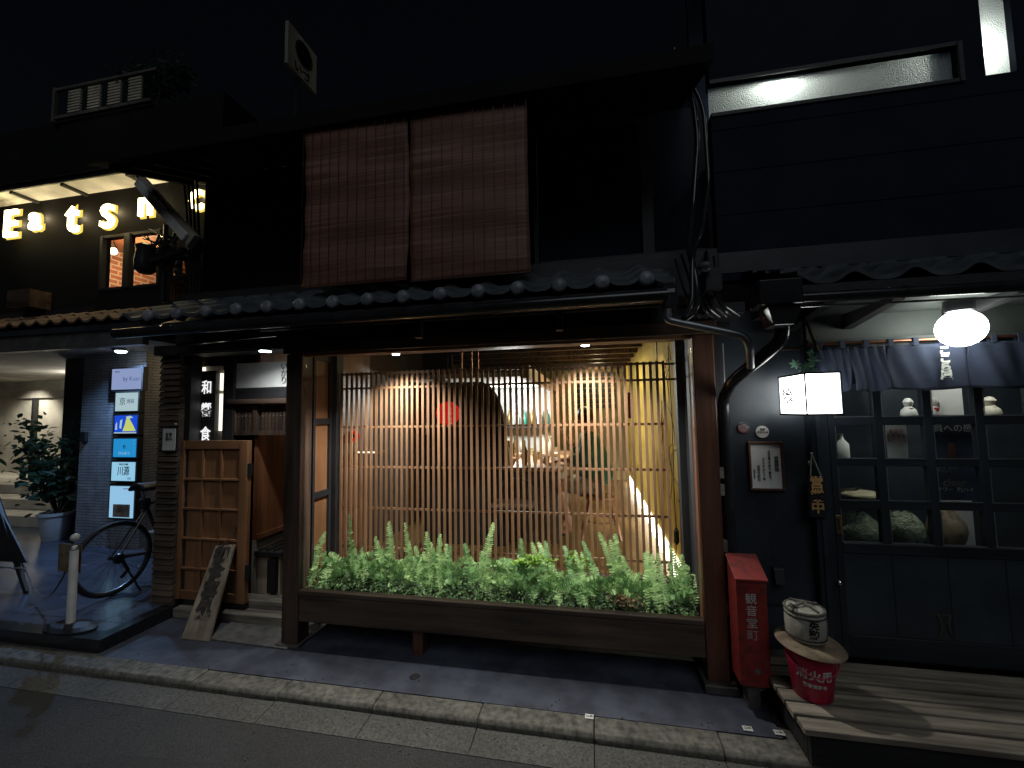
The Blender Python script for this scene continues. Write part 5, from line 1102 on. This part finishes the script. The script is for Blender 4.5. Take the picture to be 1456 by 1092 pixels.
pp = [( -1.6+.95*math.cos(t)*(1+.08*rs.uniform(-1, 1)), 1.62+.16*math.sin(t)*(1+.1*rs.uniform(-1, 1)), -.050) for t in [k*math.pi/9 for k in range(18)]]
struct(MB().face(*pp).build('road_patch', 'patch'))
rs = random.Random(12); m = MB()
for k in range(420):
    y = rs.choice((2.19, 2.15, 2.05, 1.9, 2.33))+rs.gauss(0, .05); x = rs.uniform(-3.6, 1.5); z = -.052 if y < 2.03 else (-.049+(y-2.03)*.06 if y < 2.18 else .003)
    if 2.18 <= y < 2.32: continue
    m.ball((x, y, z), rs.uniform(.0015, .005), 5)
o = m.build('gravel', 'kerbcon'); o['kind'] = 'stuff'; o['label'] = 'scattered grit lying along the kerb and gutter'
# small labels on the kerb
for px, py, lb in ((838, 1019, 'small white marker tag on the kerb below the middle of the planter'), (1063, 1036, 'small white marker tag on the pavement near the right post'), (1108, 1042, 'small white marker tag on the pavement left of the deck')):
    d = RT*(px-728)-UP*(py-546)+FW*F_PX; q = Vector((0, 0, EYE))+d*((.004-EYE)/d.z)
    t = thing('marker_tag', lb, 'marker', tuple(q), 'white marker tags along the kerb'); MB().box(q.x-.022, q.x+.022, q.y-.016, q.y+.016, .003, .006).build('plate', 'paperw', t); text('公共', .018, 'inkblack', t, (q.x, q.y, .007), rot=(0, 0, 0), ext=.0003)
# ================================================================== LIGHTS
sun = lamp('street_fill_sun', 'SUN', (0, -5, 8), .31, (.86, .93, 1)); sun.data.angle = rad(35); sun.rotation_euler = (rad(47), 0, rad(14))  # weak sun added as night fill, standing in for unseen street lamps
for p in SPOTS: lamp('bay_spot', 'SPOT', (p.x, 2.755, 2.022), 135, (1, .98, .92), .02, (p.x, 2.80, 0), 125, 1)
x = W(377, 503, 2.74).x; lamp('entry_spot', 'SPOT', (x+.02, 2.73, 2.09), 25, (.95, .98, 1), .03, (x, 2.95, 0), 150, .8)
lamp('blue_spot', 'SPOT', BLUE, 110, (.30, .55, 1), .03, (BLUE[0]+.2, 3.7, 0), 150, .9)
p = W(161, 357, 4.6); lamp('brick_room_light', 'POINT', (p.x+.25, p.y+.2, p.z-.1), 30, (1, .66, .36), .08); lamp('brick_room_light_far', 'POINT', (-5.2, 5.5, 4.0), 40, (1, .8, .55), .1)
for p in BULBS: lamp('frosted_bulb_light', 'POINT', p+Vector((0, -.03, 0)), 8, (.95, 1, .93), .02)
lamp('room_light', 'AREA', (.0, 5.2, 2.3), 15, (1, .86, .50), .4, (-.2, 5.2, 0)); lamp('kitchen_light', 'POINT', (-1.1, 5.7, 1.78), 85, (.95, 1, .95), .08)
lamp('counter_light', 'SPOT', (-.7, 4.9, 1.9), 110, (1, .94, .74), .03, (-.7, 4.9, 1.0), 80, .6); lamp('yellow_wall_fill', 'SPOT', (.25, 3.7, 2.3), 20, (1, .88, .55), .03, (.6, 3.9, .9), 95, .8); lamp('back_wall_light', 'POINT', (.1, 7.4, 2.2), 10, (1, .84, .45), .06)  # the spot on the yellow wall is added brightening, with no fixture
lamp('recess_light', 'SPOT', (W(22, 520, 6.0).x, 6.0, 2.36), 60, (1, .95, .82), .04, (W(25, 520, 6.2).x, 6.5, .8), 110, .8); lamp('recess_light_low', 'POINT', (-8.6, 5.6, 2.2), 30, (1, .97, .88), .1)
lamp('passage_fill', 'POINT', (-2.45, 4.3, 2.05), 7, (1, .9, .75), .05); lamp('alley_light', 'POINT', (-4.6, 5.2, 2.3), 16, (1, .78, .45), .05); lamp('shop_light', 'POINT', (1.62, 2.83, 2.06), 11, (1, .98, .9), .03); lamp('shop_light', 'POINT', (2.35, 2.83, 2.06), 11, (1, .98, .9), .03); lamp('louvre_light', 'POINT', (p0.x+.8, 4.6, p0.z-.2), .35, (1, .95, .8), .1)  # the passage point lamp is an added fill without any fixture
sc = bpy.context.scene
sc.view_settings.view_transform = 'Standard'; sc.view_settings.look = 'None'; sc.view_settings.exposure = 0; sc.view_settings.gamma = 1
sc.cycles.use_denoising = True; sc.cycles.max_bounces = 6; sc.cycles.transparent_max_bounces = 12; sc.cycles.sample_clamp_indirect = 4; sc.cycles.caustics_reflective = False; sc.cycles.caustics_refractive = False
